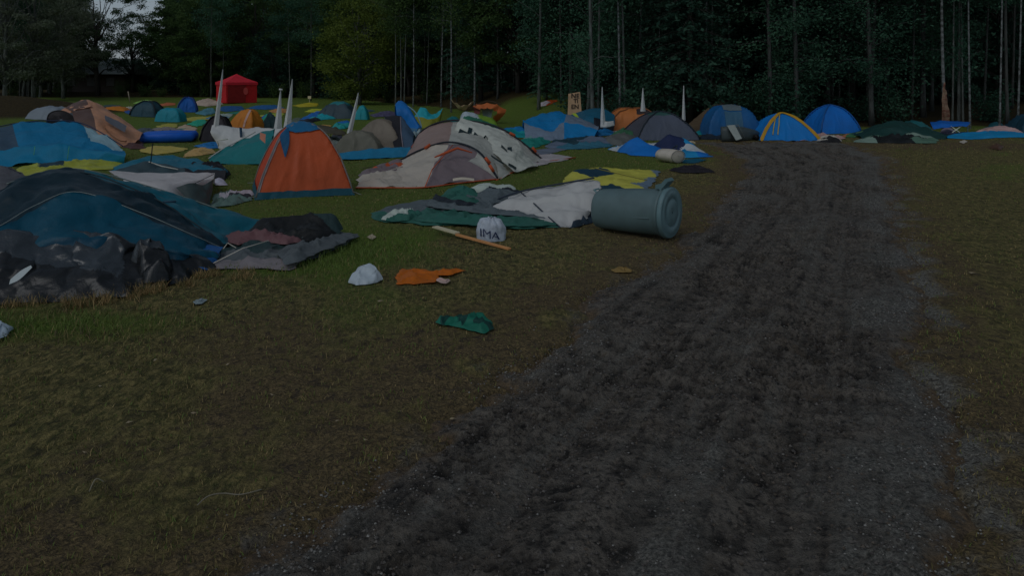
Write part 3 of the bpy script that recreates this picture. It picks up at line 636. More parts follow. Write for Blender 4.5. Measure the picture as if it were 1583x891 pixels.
def tpx(kind, px, D, label, **k): return tree(kind, (px-CX)/F*D, D, label, **k)
# trees that stand out, one by one
tpx('bushy', 556, 57, 'round yellow-green leafy tree, brightest crown at the wood edge', leaf=L_YEL, seed=1, s=1.1)
tpx('maple', 152, 82, 'big dark spreading tree with sky showing through its crown', leaf=L_BROAD, bark=B_DARK, seed=2, s=1.0)
tpx('maple', 205, 96, 'dark tree behind the spreading one, sky glinting through', leaf=L_FIR, bark=B_DARK, seed=3, s=.85)
for i, (px, D, s, lab) in enumerate([(8, 62, 1.0, 'grey-green feathery tree at the far left edge of the picture'), (52, 66, 1.05, 'grey-green feathery tree second from the left edge'), (98, 74, .95, 'grey-green feathery tree just left of the big dark spreading tree')]):
    tpx('oak', px, D, lab, leaf=L_GREY, seed=4+i % 2, s=s)
for px, D, lab, kd, bk, ln in [
  (612, 53, 'thin pale trunk, first of the trio above the upended blue tent', 'bare', B_GREY, .01), (619, 54, 'thin pale trunk, middle of the trio above the upended blue tent', 'bare', B_GREY, 0), (626, 53.5, 'thin pale trunk leaning right, last of the trio above the upended blue tent', 'bare', B_GREY, -.01),
  (638, 52, 'bright white birch trunk right of the trio of thin trunks', 'bare', B_BIRCH, 0), (683, 51, 'pale slim trunk left of the string hammock', 'bare', B_BIRCH, 0), (698, 44, 'pale trunk holding the left end of the string hammock', 'bare', B_BIRCH, 0),
  (733, 45, 'pale trunk with forking branches behind the hanging orange tent', 'birch', B_BIRCH, 0), (776, 52, 'lone thin trunk right of the hanging orange tent', 'bare', B_GREY, .01), (833, 37, 'slim tree on the bank above the small orange tent', 'alder', B_GREY, 0),
  (909, 31.5, 'grey trunk right behind the cardboard sign', 'alder', B_GREY, .01), (917, 30.6, 'thickest grey trunk right of the cardboard sign', 'alder', B_GREY, -.012), (926, 31, 'grey trunk just left of the white blade of the overturned canopy', 'bare', B_GREY, 0), (957, 30.5, 'pale trunk above the left end of the brown barrel tent', 'bare', B_BIRCH, .012), (965, 31, 'pale trunk above the middle of the brown barrel tent', 'bare', B_GREY, -.02),
  (1057, 33, 'thin brownish trunk directly behind the rightmost white blade', 'bare', B_GREY, 0), (1092, 31, 'pale crooked trunk behind the olive tarp', 'bare', B_BIRCH, .02), (1099, 31.5, 'thinner pale trunk right of the crooked one behind the olive tarp', 'bare', B_GREY, .02),
  (1471, 29.8, 'dim trunk just right of the birch with torn bark', 'bare', B_GREY, 0), (1482, 30.4, 'grey trunk leaning into its twin above the blue plastic table', 'alder', B_GREY, .006), (1489, 30.2, 'grey trunk, right twin of the leaning pair above the blue plastic table', 'bare', B_GREY, -.01), (1499, 29.2, 'bright thin birch right of the leaning twin trunks', 'bare', B_BIRCH, .015),
  (1546, 28.9, 'thin birch, second from the right edge of the picture', 'bare', B_BIRCH, .008), (1573, 28.7, 'thin birch nearest the right edge of the picture', 'bare', B_BIRCH, .012)]:
    tpx(kd, px, D, lab, bark=bk, leaf=L_TEAL if px > 800 else L_BROAD, seed=10+len(lab) % 3, s=1, lean=(-ln, 0), thin=.8 if px < 1430 else .58)
# the birch with torn bark
tb = tpx('bare', 1459, 29.3, 'birch with a strip of torn orange-brown bark at its base', bark=B_BIRCH, leaf=L_TEAL, seed=16)
V, Fq = loft('torn_bark', [[VP(1456, 187, 29.15), VP(1456, 165, 29.1), VP(1457, 142, 29.15), VP(1459, 128, 29.2)], [VP(1461, 188, 29.02), VP(1461, 165, 29.0), VP(1460, 142, 29.1), VP(1460, 127, 29.2)], [VP(1469, 188, 29.1), VP(1467, 168, 29.05), VP(1463, 145, 29.15), VP(1460.5, 127, 29.2)]], [], raw=True, wr=.02, ws=4, floor=False)
tb.rotation_euler = (0, 0, 0)
mesh('torn_bark', V, Fq, barkmat('stripped_wood', (.34, .22, .14), (.2, .07, .045), (2, 2, 6)), tb)
tpx('spruce', 845, 39, 'young dark spruce reaching over the grassy bank', leaf=L_TEAL, bark=B_DARK, seed=20, s=.42)
for i, (px, D, b_) in enumerate([(1128, 32, 0), (1203, 34, 0), (1247, 36, 0), (1296, 33, 0), (1312, 37, 0), (1358, 33.5, 0), (1409, 32, 0), (1424, 36, 0), (1521, 32, 0), (1020, 32, 1), (1037, 35, 0), (868, 37, 0), (795, 47, 0), (812, 50, 0), (660, 54, 1), (706, 52, 0), (750, 54, 1), (655, 60, 0), (480, 66, 0), (345, 74, 0), (326, 73, 1), (449, 70, 1), (30, 68, 0), (44, 67, 0)]):
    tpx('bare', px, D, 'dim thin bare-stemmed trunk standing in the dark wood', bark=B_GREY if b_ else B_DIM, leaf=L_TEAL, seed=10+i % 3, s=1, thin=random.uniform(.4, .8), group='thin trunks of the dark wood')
# the body of the wood
GL = {'birch': 'leafy birch standing among the dark wood', 'alder': 'slender grey-barked tree standing in the dark wood', 'bare': 'thin bare-stemmed trunk standing deep in the dark wood', 'spruce': 'dark spruce standing in the wood beyond the camp', 'oak': 'dense broadleaf tree of the wood beyond the camp', 'bushy': 'leafy low-branched tree on the edge of the wood', 'shrub': 'dark undergrowth shrub under the trees of the wood'}
rr = np.random.RandomState(21); cnt = 0
for row in range(9):
    for k in range(60):
        x = -62+k*1.9*(1+.0*row)+rr.uniform(-1.1, 1.1); y = float(edge(np.array([x]))[0])+1.2+row*3.1+rr.uniform(-1.2, 1.2)
        px = CX+F*x/y
        if not (-90 < px < 1680): continue
        if 118 < px < 262 and y < 130: continue
        if row < 2 and (590 < px < 860 or px > 1430) and rr.rand() < .8: continue
        if y < 36 and 885 < px < 980: continue
        dens = .62 if x > -2 else .5
        if rr.rand() > dens: continue
        u = rr.rand()
        if px < 118: kd, lf, bk = ('oak', L_GREY, B_GREY) if u < .7 else ('alder', L_BROAD, B_GREY)
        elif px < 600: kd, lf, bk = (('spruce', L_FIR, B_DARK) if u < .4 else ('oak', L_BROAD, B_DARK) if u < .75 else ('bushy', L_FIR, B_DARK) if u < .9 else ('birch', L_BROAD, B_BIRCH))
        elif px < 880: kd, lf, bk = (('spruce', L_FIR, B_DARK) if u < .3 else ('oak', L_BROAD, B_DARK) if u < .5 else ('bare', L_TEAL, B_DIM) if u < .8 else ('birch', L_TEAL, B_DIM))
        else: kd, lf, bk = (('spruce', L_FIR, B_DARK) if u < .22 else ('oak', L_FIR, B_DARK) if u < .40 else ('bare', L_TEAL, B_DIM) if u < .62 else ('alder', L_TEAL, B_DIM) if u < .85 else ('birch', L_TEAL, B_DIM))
        if kd == 'oak' and px > 860 and row < 3: kd, lf, bk = 'alder', L_TEAL, B_DIM
        tree(kd, x, y, GL[kd], leaf=lf, bark=bk, seed=30+int(rr.rand()*2), s=rr.uniform(.85, 1.15), group='trees of the wood', name={'oak': 'broadleaf_tree'}.get(kd)); cnt += 1
print('wood trees', cnt)
for i in range(26):
    px = [1110, 1150, 1180, 1210, 885, 990, 1240, 520, 470, 430, 90, 60, 20, 290, 320, 250, 660, 1330, 1390, 1530, 570, 600, 190, 225, 1020, 945][i]; 
    D = float(edge(np.array([(px-CX)/F*(31 if px > 860 else 60)]))[0])+rr.uniform(.5, 3.5)
    tpx('shrub', px, D, GL['shrub'], leaf=L_TEAL if px > 860 else L_BROAD, bark=B_DARK, seed=40+i % 2, s=rr.uniform(.7, 1.5), group='undergrowth shrubs')
# far wood that reads as one mass
r3 = np.random.RandomState(8); CC = []; 
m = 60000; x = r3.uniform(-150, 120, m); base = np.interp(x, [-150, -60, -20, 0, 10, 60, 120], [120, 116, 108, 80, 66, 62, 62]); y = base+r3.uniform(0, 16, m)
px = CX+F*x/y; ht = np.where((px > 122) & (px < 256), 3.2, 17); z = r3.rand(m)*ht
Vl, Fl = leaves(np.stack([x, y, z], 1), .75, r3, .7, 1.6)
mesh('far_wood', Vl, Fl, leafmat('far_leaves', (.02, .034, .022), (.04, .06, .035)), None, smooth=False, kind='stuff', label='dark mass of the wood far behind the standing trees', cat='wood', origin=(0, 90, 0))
# ------------------------------------------------------------------ big tents in front
NAVY, BLACKP, LTGREY = (14, 34, 50), (16, 20, 24), (92, 100, 104)
def gb(px, D, h=0.01): x = (px-CX)/F*D; return np.array([x, D, g1(x, D)+h])
# big blue sagging tent, front left
def big_blue():
    root = thing('dome_tent', 'big dark blue sagging tent in the left foreground, black plastic heaped against it', 'tent', GP(190, 430))
    a = [(-90, 345, 7.9), (10, 286, 8.5), (70, 267, 8.9), (130, 264, 9.1), (235, 291, 9.4), (330, 322, 9.7), (416, 357, 9.85)]
    b = [(-90, 362, 7.6), (5, 303, 8.1), (60, 277, 8.5), (132, 268, 8.75), (232, 304, 8.75), (296, 343, 8.6), (346, 379, 8.55)]
    c = [(-90, 395, 7.0), (0, 350, 7.35), (55, 318, 7.7), (120, 297, 7.95), (215, 328, 8.0), (290, 360, 8.05), (344, 384, 8.35)]
    d = [(-90, 440, 6.8), (0, 410, 7.0), (60, 380, 7.2), (125, 365, 7.35), (215, 375, 7.5), (285, 392, 7.6), (338, 398, 8.0)]
    e = [gb(-90, 6.6), gb(0, 6.7), gb(60, 6.85), gb(125, 7.05), gb(215, 7.35), gb(280, 7.55), gb(328, 7.85)]
    bk = [gb(-90, 9.6), gb(10, 10.1), gb(70, 10.5), gb(140, 10.9), gb(235, 11.1), gb(330, 10.9), gb(418, 10.0)]
    loft('canopy', [bk, a, b, c, d, e], [fab((3, 50, 66), .9, .45, .25), fab((4, 20, 30), .8, .45, .2), fab((1, 38, 56), .85, .42, .2), fab((1, 32, 50), .85, .42, .2)], root, [[1, 1, 1, 0, 0, 0], [1, 1, 1, 0, 0, 0], [1]*6, [2]*6, [3]*6], su=18, sv=16, sag=.03, wr=.034, ws=1.7, stretch=(1, 1, 1.6))  # dark navy cells paint in the shade along the pole crease
    tube('tent_pole', spl([VP(*p)+np.array([0, -.01, .008]) for p in b], 40), .009, fab((14, 26, 34)), root)
    tube('seam', spl([VP(*p)+np.array([0, -.005, .004]) for p in c], 40), .004, fab((66, 78, 84)), root)
    tube('edge_cord', spl([VP(*p)+np.array([0, -.0, .012]) for p in a[1:]], 40), .008, fab((60, 72, 76)), root)
    # blue corner flap between the black heap and the crumpled tent
    loft('side_flap', [[(288, 370, 8.05), (318, 378, 8.2), (345, 382, 8.3)], [(292, 392, 7.8), (318, 396, 7.9), (338, 392, 8.1)], [(300, 408, 7.68), (316, 418, 7.66), (332, 416, 7.85)]], [fab((8, 44, 86))], root, su=6, sv=6, wr=.012)
    tube('tent_pole', [GP(268, 436, .02), GP(300, 424, .03), GP(334, 414, .05)], .006, solid((120, 128, 130)), root)
    for p, q in (((262, 312), (280, 318)), ((96, 300), (112, 296))):
        V, Fq = boxVF(VP(p[0], p[1], 8.6), (.14, .03, .02), .2); mesh('strap', V, Fq, fab(NAVY), root)
big_blue()
# black plastic heap
M_PLAST = fab((17, 23, 29), .9, .27, .12, .9, 0); M_PL2 = fab((8, 11, 14), .6, .32, .1, .6, 0)  # same black plastic twice: top-lit tone and darker lower tone, light put into colour
def heap():
    root = thing('plastic_sheet', 'crumpled black plastic sheet heaped against the big blue tent', 'plastic sheet', GP(150, 465))
    crumple('sheet', [(-90, 481), (0, 474), (90, 471), (150, 463), (205, 461), (250, 448), (290, 437), (336, 416), (318, 404), (250, 400), (170, 402), (80, 406), (0, 412), (-90, 418)], [M_PLAST, M_PL2], h=.07, amp=.085, sc=2.6, res=.026, parent=root, seed=6, chop=.07, fall=.2, pw=.6,
            ridges=[((40, 436), (160, 430), .46, .44, .85), ((170, 432), (200, 430), .36, .26, .6), ((-90, 452), (10, 442), .38, .44, .85), ((60, 455), (150, 450), .16, .18, .4), ((275, 425), (318, 414), .2, .10, .45)],
            seeds=[(20, 440, 0), (60, 445, 0), (120, 440, 0), (170, 445, 0), (100, 425, 0), (40, 458, 1), (215, 440, 1), (250, 430, 1), (225, 425, 1), (290, 430, 1), (150, 458, 1), (90, 464, 1), (0, 464, 1), (200, 455, 1), (-50, 450, 0), (270, 440, 1)])
    crumple('bag_knot', [(196, 436), (215, 428), (245, 426), (270, 430), (262, 444), (225, 448)], [M_PLAST, M_PL2], h=.24, amp=.17, sc=4, res=.02, parent=root, seed=9, chop=.09, fall=.16, lift=.04, ridges=[((215, 436), (245, 432), .34, .3, .35)], seeds=[(210, 434, 0), (240, 432, 0), (230, 440, 1), (258, 436, 1)])
    loft('paper_scrap', [[(16, 432, 6.55), (32, 419, 6.6), (48, 411, 6.65)], [(14, 440, 6.5), (30, 433, 6.52), (50, 414, 6.6)]], [fab((112, 128, 140))], root, su=4, sv=4, wr=.004)
heap()
# grey and maroon collapsed tent
def collapsed_maroon():
    root = thing('collapsed_tent', 'flattened grey, black and maroon tent right of the big blue tent', 'tent', GP(440, 390))
    G1, G2, G3, MR, BL = fab((40, 48, 55)), fab((16, 30, 34)), fab((62, 64, 72)), fab((54, 40, 46)), fab((8, 11, 14), .9)
    crumple('fabric', [(322, 419), (345, 380), (385, 366), (430, 364), (480, 362), (520, 360), (556, 366), (530, 380), (500, 395), (470, 408), (445, 420), (400, 416), (360, 418)], [G1, G2, G3], h=.05, amp=.08, sc=2.3, parent=root, res=.03,
            seeds=[(345, 412, 2), (390, 413, 2), (430, 415, 2), (370, 402, 0), (420, 402, 0), (470, 398, 0), (360, 392, 1), (410, 392, 1), (490, 388, 0), (530, 370, 0)], seed=4, chop=.07)
    crumple('maroon_sheet', [(345, 384), (362, 374), (400, 374), (440, 380), (470, 384), (440, 390), (400, 386), (365, 392)], MR, h=.08, amp=.07, sc=3, parent=root, res=.025, seed=14, lift=.07)
    crumple('black_sheet', [(372, 376), (400, 366), (450, 363), (500, 360), (532, 362), (520, 374), (480, 385), (440, 384), (400, 379)], [BL, G2], h=.10, amp=.09, sc=2.4, parent=root, res=.025, seed=22, lift=.08, seeds=[(400, 374, 0), (450, 374, 0), (490, 372, 0), (515, 366, 1), (500, 380, 0)], ridges=[((410, 369), (515, 365), .14, .2, .3)])
    crumple('grey_sheet', [(428, 400), (445, 391), (480, 386), (520, 372), (552, 368), (536, 382), (500, 397), (462, 416), (440, 420)], G1, h=.05, amp=.07, sc=2.8, parent=root, res=.025, seed=31, lift=.06)
    tube('tent_pole', [GP(325, 417, .05), GP(375, 405, .15), GP(415, 395, .17)], .006, solid((120, 126, 128)), root)
    tube('tent_pole', [GP(345, 400, .1), GP(352, 396, .14), GP(365, 398, .1)], .006, solid((120, 126, 128)), root)
collapsed_maroon()
# orange dome tent
def orange():
    def ex(root, surf, A):
        a = np.linspace(-1, 1, 13); b = np.linspace(0, 1, 8); Aa, Bb = np.meshgrid(a, b)
        mesh('vent_cap', surf((Aa*.34).ravel(), ((Bb-.5)*.78).ravel(), .03), grid_faces(13, 8), fab((8, 52, 84)), root)
        u = np.linspace(-.28, -.02, 6); v = np.linspace(0, 1, 14); U2, V2 = np.meshgrid(u, v)
        mid = -.40+.10*V2; hw = .10*np.sin(np.pi*np.clip(V2*.75+.22, 0, 1)); un = mid+(U2+.15)/.13*hw*.9
        mesh('hanging_flap', surf((un*(.9+.4*V2)).ravel(), -(.3+.42*V2).ravel(), .035), grid_faces(6, 14), fab((6, 44, 74)), root)
        e = np.linspace(.06, .96, 30)
        wv_ = []
        for k in (-.035, .035): wv_.append(surf(-e+k, -e-k*0, .022) if k < 0 else surf(-e, -e+.0, .022)*1+0)
        V = np.concatenate([surf(-e, -np.maximum(e-.09, 0), .018), surf(-e, -e*.999, .022), surf(-np.maximum(e-.05, 0), -e, .018)])
        mesh('grey_band', V, grid_faces(30, 3), fab((70, 70, 78)), root)
        for s1, s2 in ((1, -1), (1, 1), (-1, -1), (-1, 1)):
            p0 = surf([.98*s1], [.98*s2], .02)[0]; p1 = p0+np.array([s1*.35, s2*.35, -.02]); p1[2] = g1(p1[0], p1[1])+.01
            p1 = p0+(p1-p0)*.5; tube('peg_loop', [p0, p1], .005, fab((70, 80, 84)), root, 5)
    dome('dome_tent', 'upright orange dome tent with navy skirt and a blue flap over its top', 356, 545, 309, 191, (108, 50, 28), depth=.92, rot=21, p=2.35, q=1.0, lean=(.0, .02), sag=.05, wr=.022, skirt=(8, 40, 54), sleeve=(62, 64, 68), sides=(112, 40, 16), extra=ex, seed=3, n=44, gain=1.35)
orange()
# orange-trimmed grey tunnel tent
def tunnel():
    root = thing('tunnel_tent', 'half-collapsed light grey tunnel tent with orange trim and black hoops', 'tent', GP(690, 285))
    LG, TP, MS, BG = fab((92, 95, 96)), fab((72, 66, 68)), fab((58, 56, 64)), fab((84, 92, 96))
    R0 = [(550, 291, 13.55), (600, 291, 13.6), (655, 291, 13.6), (710, 285, 14.1), (767, 279, 14.65)]
    R1 = [(578, 272, 15.3), (625, 262, 15.2), (672, 252, 15.0), (722, 250, 15.1), (768, 277, 14.72)]
    R2 = [(613, 252, 17.6), (650, 233, 17), (693, 221, 16.4), (738, 234, 15.6), (769, 276, 14.8)]
    R3 = [(633, 242, 19.2), (652, 204, 19.4), (700, 187, 19), (775, 200, 18.7), (838, 247, 18.4)]
    R4 = [gb(650, 21.3), gb(690, 22.2), gb(750, 22.3), gb(800, 21), gb(850, 19)]
    loft('flysheet', [R4, R3, R2, R1, R0], [LG, TP, MS, BG], root, [[1, 1, 1, 1], [1, 1, 3, 3], [0, 0, 2, 3], [0, 0, 2, 2]], su=16, sv=16, sag=.06, wr=.026, ws=1.8)
    off = np.array([0, -.03, .02])
    tube('hoop', spl([VP(*p)+off for p in R2], 40), .022, fab((10, 16, 24)), root); tube('hoop', spl([VP(*p)+off for p in R3], 40), .024, fab((12, 14, 22)), root)
    OR = fab((140, 68, 42), 1.1); tube('orange_trim', spl([pt(p)+off*.5 for p in R0], 30), .013, OR, root)
    tube('orange_trim', [VP(657, 289, 13.6), VP(668, 262, 14.5), VP(690, 236, 15.5), VP(700, 224, 16.1)], .010, OR, root); tube('orange_trim', [VP(672, 243, 14.9), VP(690, 236, 15.1), VP(707, 229, 15.3), VP(730, 236, 15.2)], [.014, .03, .026, .012], OR, root)
    tube('orange_trim', [VP(767, 279, 14.6), GP(800, 266, .03), GP(845, 250, .03), GP(890, 245, .03)], .013, OR, root)
    for (x, y, D, rz) in ((754, 250, 15.1, -.9), (792, 209, 18.6, -.5), (826, 233, 18.4, -.9), (640, 226, 19.2, .9), (661, 228, 16.8, .6), (760, 262, 14.9, -1)):
        V, Fq = boxVF(VP(x, y, D)+off*1.5, (.16, .05, .06), 0, 0, -rz); mesh('orange_clip', V, Fq, OR, root)
    tube('guy_line', [VP(613, 250, 17.5), GP(560, 262, .02)], .006, fab((30, 34, 30)), root, 5)
    loft('door_label', [[(700, 276, 14.12), (715, 274, 14.12), (733, 276, 14.15)], [(700, 280, 14.08), (715, 278, 14.08), (733, 280, 14.1)]], [fab((130, 134, 132))], root, su=4, sv=3, wr=0)
    # side wall between the hoops and the spread floor at the right
    loft('side_wall', [[(758, 245, 15.9), (790, 240, 17.0), (820, 243, 17.8)], [(768, 262, 15.2), (795, 258, 16.2), (828, 247, 18.0)], [(772, 279, 14.6), (800, 266, 15.97), (836, 250, 17.9)]], [BG], root, su=8, sv=8, wr=.03, ws=3)
    crumple('floor_tail', [(832, 240), (862, 240), (890, 245), (850, 252), (800, 267), (790, 262)], fab((86, 90, 100)), h=.05, amp=.05, parent=root, seed=7)
    crumple('fallen_awning', [(550, 291), (556, 268), (585, 258), (622, 252), (640, 264), (622, 280), (600, 291)], [LG, MS, OR], h=.10, amp=.10, sc=2.4, parent=root, seeds=[(560, 285, 0), (590, 288, 0), (580, 268, 1), (600, 264, 1), (567, 265, 2), (615, 262, 2), (610, 282, 0), (632, 262, 0), (598, 258, 1)], seed=9)
tunnel()
def banner():
    root = thing('banner', 'long white banner with black letters draped over the grey and orange tent', 'banner', GP(770, 262))
    LIFT = np.array([0, 0, -.22])
    top = [(713, 181, 18.6), (735, 188, 18.5), (762, 197, 18.4), (786, 209, 18.0), (806, 224, 17.5), (812, 240, 17.2), (835, 256, 16.9)]
    bot = [(702, 203, 18.2), (722, 216, 17.8), (745, 220, 17.3), (762, 236, 16.5), (780, 252, 15.9), (795, 266, 15.6), (812, 262, 15.9)]
    top = [tuple(np.array(a)+LIFT) for a in top]; bot = [tuple(np.array(a)+LIFT) for a in bot]
    mid = [tuple((np.array(a)+np.array(b))/2+np.array([0, -1.5, -.16])) for a, b in zip(top, bot)]
    loft('sheet', [top, mid, bot], [fab((98, 108, 112), .95)], root, su=14, sv=10, wr=.022, ws=3, smooth_v=True)
    def stroke(pts, wd=.06):
        Vs = []; P = [VP(*p)+np.array([0, -.36, .03]) for p in pts]
        for i, p in enumerate(P):
            t = P[min(i+1, len(P)-1)]-P[max(i-1, 0)]; n = np.cross(t, [0, 1, .2]); n /= np.linalg.norm(n); Vs += [p-n*wd, p+n*wd]
        Fq = [(2*i, 2*i+1, 2*i+3, 2*i+2) for i in range(len(P)-1)]; mesh('lettering', Vs, Fq, fab((10, 22, 28), .9), root)
    stroke([(711, 203, 18.05), (719, 207, 18.0), (727, 211, 17.85)], .07); stroke([(724, 212, 17.85), (727, 205, 18.0), (729, 198, 18.1)], .05)
    stroke([(734, 206, 17.9), (737, 209, 17.8), (740, 212, 17.7)], .04); stroke([(749, 214, 17.6), (752, 211, 17.7), (754, 215, 17.5)], .035)
    stroke([(775, 226, 17.0), (780, 231, 16.8), (784, 235, 16.6)], .05); stroke([(788, 227, 17.0), (788, 232, 16.8), (788, 236, 16.7)], .05)
    stroke([(760, 240, 16.1), (770, 247, 15.8), (779, 252, 15.7)], .02); stroke([(786, 253, 15.9), (792, 256, 15.8), (798, 260, 15.7)], .03)
banner()
# green and white collapsed tent
def green_white():
    root = thing('collapsed_tent', 'collapsed green, grey and white tent lying beside the fallen bin', 'tent', GP(760, 345))
    WH = fab((94, 102, 110), .95); GR = fab((20, 54, 52), .9); GY = fab((42, 52, 60)); BK = fab((12, 18, 26), .9); LT = fab((90, 104, 108)); 
    crumple('flysheet', [(568, 334), (600, 322), (645, 314), (690, 306), (740, 302), (800, 302), (850, 318), (870, 353), (820, 357), (760, 355), (690, 352), (620, 347), (590, 346)], [GR, GY], h=.05, amp=.06, sc=2.0, parent=root, res=.032,
            seeds=[(575, 336, 0), (620, 345, 0), (680, 346, 0), (760, 352, 0), (830, 355, 0), (600, 328, 1), (680, 322, 1), (760, 315, 1), (800, 330, 1)], seed=12, chop=.06)
    crumple('foil_patch', [(590, 343), (600, 335), (640, 332), (655, 338), (630, 345), (605, 347)], [LT, GR], h=.07, amp=.08, sc=4, parent=root, res=.025, seed=5, lift=.02, seeds=[(600, 341, 0), (625, 337, 0), (640, 338, 1), (615, 345, 1)])
    crumple('green_sheet', [(640, 346), (652, 330), (690, 327), (740, 336), (800, 342), (862, 353), (815, 357), (740, 355), (680, 351)], GR, h=.06, amp=.07, sc=2.0, parent=root, res=.028, seed=16, lift=.03)
    crumple('green_top', [(672, 318), (690, 306), (730, 303), (748, 312), (742, 326), (705, 326)], GR, h=.12, amp=.08, sc=2.4, parent=root, res=.028, seed=18, lift=.05)
    crumple('grey_sheet', [(655, 328), (672, 318), (700, 326), (745, 330), (790, 338), (850, 352), (790, 345), (735, 340), (690, 334)], GY, h=.08, amp=.06, sc=2.6, parent=root, res=.025, seed=19, lift=.09)
    crumple('dark_edge', [(668, 322), (674, 316), (700, 325), (740, 330), (722, 333), (690, 329)], BK, h=.10, amp=.05, sc=2.6, parent=root, res=.025, seed=20, lift=.13)
    crumple('grey_top', [(735, 312), (750, 302), (790, 300), (812, 306), (790, 316), (755, 325)], [GY, BK], h=.12, amp=.07, sc=2.6, parent=root, res=.03, seed=21, lift=.06, seeds=[(745, 310, 0), (780, 305, 1), (790, 312, 0), (760, 318, 0)])
    crumple('pale_edge', [(722, 304), (740, 298), (770, 298), (800, 301), (780, 304), (745, 305)], LT, h=.16, amp=.04, sc=2.6, parent=root, res=.03, seed=23, lift=.06)
    back = [(742, 312, 11.95), gb(800, 12.7), gb(862, 12.8), gb(918, 12.4), gb(940, 11.6)]
    R1 = [(742, 322, 11.6), (800, 300, 11.8), (860, 288, 11.8), (918, 278, 11.5), (928, 292, 11.15)]
    R2 = [(744, 325, 11.3), (800, 314, 11.15), (850, 306, 11.0), (903, 300, 10.9), (922, 312, 10.8)]
    R3 = [(747, 327, 11.1), (804, 330, 10.8), (856, 330, 10.5), (893, 325, 10.4), (916, 325, 10.55)]
    R4 = [(750, 329, 11.0), (808, 343, 10.45), (864, 355, 9.92), (890, 352, 10.0), (905, 338, 10.4)]
    loft('white_panel', [back, R1, R2, R3, R4], [WH], root, su=16, sv=14, sag=.05, wr=.035, ws=2.0)
    off = np.array([0, -.05, .035])
    tube('tent_pole', [VP(*p)+off for p in ((806, 301, 11.75), (826, 318, 11.05), (845, 336, 10.6), (866, 355, 9.95))], .010, fab((16, 24, 36)), root)
    tube('tent_pole', spl([VP(*p)+off for p in R1[:4]], 20), .014, fab((16, 24, 36)), root)
    crumple('dark_underside', [(880, 356), (900, 335), (925, 322), (935, 330), (915, 345)], fab((14, 26, 38)), h=.12, amp=.08, parent=root, seed=3)
green_white()
# bin
def fallen_bin():
    lid = np.array(VP(1034, 329, 9.35)); lid[2] = .36; az = math.radians(-37); ax = np.array([math.cos(az), math.sin(az), .0])     # axis towards the lid (slightly nearer)
    L = 1.0; r1, r0 = .312, .262; root = thing('rubbish_bin', 'grey-green plastic bin lying on its side with its round lid shut', 'bin', (lid[0]-ax[0]*.5, lid[1]-ax[1]*.5, 0))
    side = np.array([-ax[1], ax[0], 0]); up = np.array([0, 0, 1.])
    MB = solid((42, 58, 65), .85, .45, 0, 18, .002)
    def ring(s, r, sq=0):      # s distance from lid plane backwards
        P = []
        for k in range(48):
            a = 2*math.pi*k/48; c, d = math.cos(a), math.sin(a); q = r
            e = (abs(c)**3+abs(d)**3)**(-1/3); q = r*(1+(e-1)*sq); zc = r1+.02+(r0-r1)*s/L*1.0+.0
            P.append(lid*np.array([1, 1, 0])-ax*s+side*q*c+up*(q*d+zc))
        return P
    prof = [(.03, r1*.97), (.03, r1*1.0), (.07, r1*1.0), (.08, r1*.955), (.14, r1*.95), (.5, (r0+r1)/2), (.9, r0*1.01), (.97, r0*.99), (1.0, r0*.95), (1.03, r0*.8), (1.035, 0.01)]
    V = []; 
    for s, r in prof: V += ring(s, r, .55*min(1, s*1.3))
    Fq = [(i*48+k, i*48+(k+1) % 48, (i+1)*48+(k+1) % 48, (i+1)*48+k) for i in range(len(prof)-1) for k in range(48)]
    mesh('body', V, Fq, MB, root)
    pl = [(.02, r1*1.0), (.02, r1*1.04), (-.0, r1*1.055), (-.03, r1*1.04), (-.045, r1*1.0), (-.035, r1*.93), (-.05, r1*.88), (-.05, r1*.62), (-.04, r1*.60), (-.04, r1*.55), (-.055, r1*.5), (-.055, r1*.15), (-.05, .01)]
    V = []
    for s, r in pl: V += ring(s, r)
    Fq = [(i*48+k, i*48+(k+1) % 48, (i+1)*48+(k+1) % 48, (i+1)*48+k) for i in range(len(pl)-1) for k in range(48)]
    ld = mesh('lid', V, Fq, solid((46, 66, 75), .9, .45, 0, 18, .002), root)
    zc = r1+.02; c0 = lid*np.array([1, 1, 0])+up*zc
    V, Fq = boxVF(c0+up*(r1*1.16)-ax*.04, (.05, .2, .16), az, 0, .7); V2, F2 = boxVF(c0+up*(r1*1.04)-ax*.09, (.12, .16, .05), az); V, Fq = join([(V, Fq), (V2, F2)])
    mesh('lid_handle', V, Fq, solid((40, 60, 68), .9), root, smooth=False)
    b0 = lid*np.array([1, 1, 0])-ax*1.0+up*(r0+.02); V, Fq = join([tubeVF([b0+up*(r0*.8)-side*.08, b0+up*(r0*.95)-ax*.07-side*.06, b0+up*(r0*.95)-ax*.07+side*.06, b0+up*(r0*.8)+side*.08], .012, 6)])
    mesh('base_handle', V, Fq, solid((40, 60, 68)), root)
    V, Fq = join([tubeVF([lid*np.array([1, 1, 0])-ax*.14-side*(r1*.93)+up*(zc*.85), b0+ax*.08-side*(r0*.95)-up*.05], .012, 6)]); mesh('rib', V, Fq, MB, root)
fallen_bin()
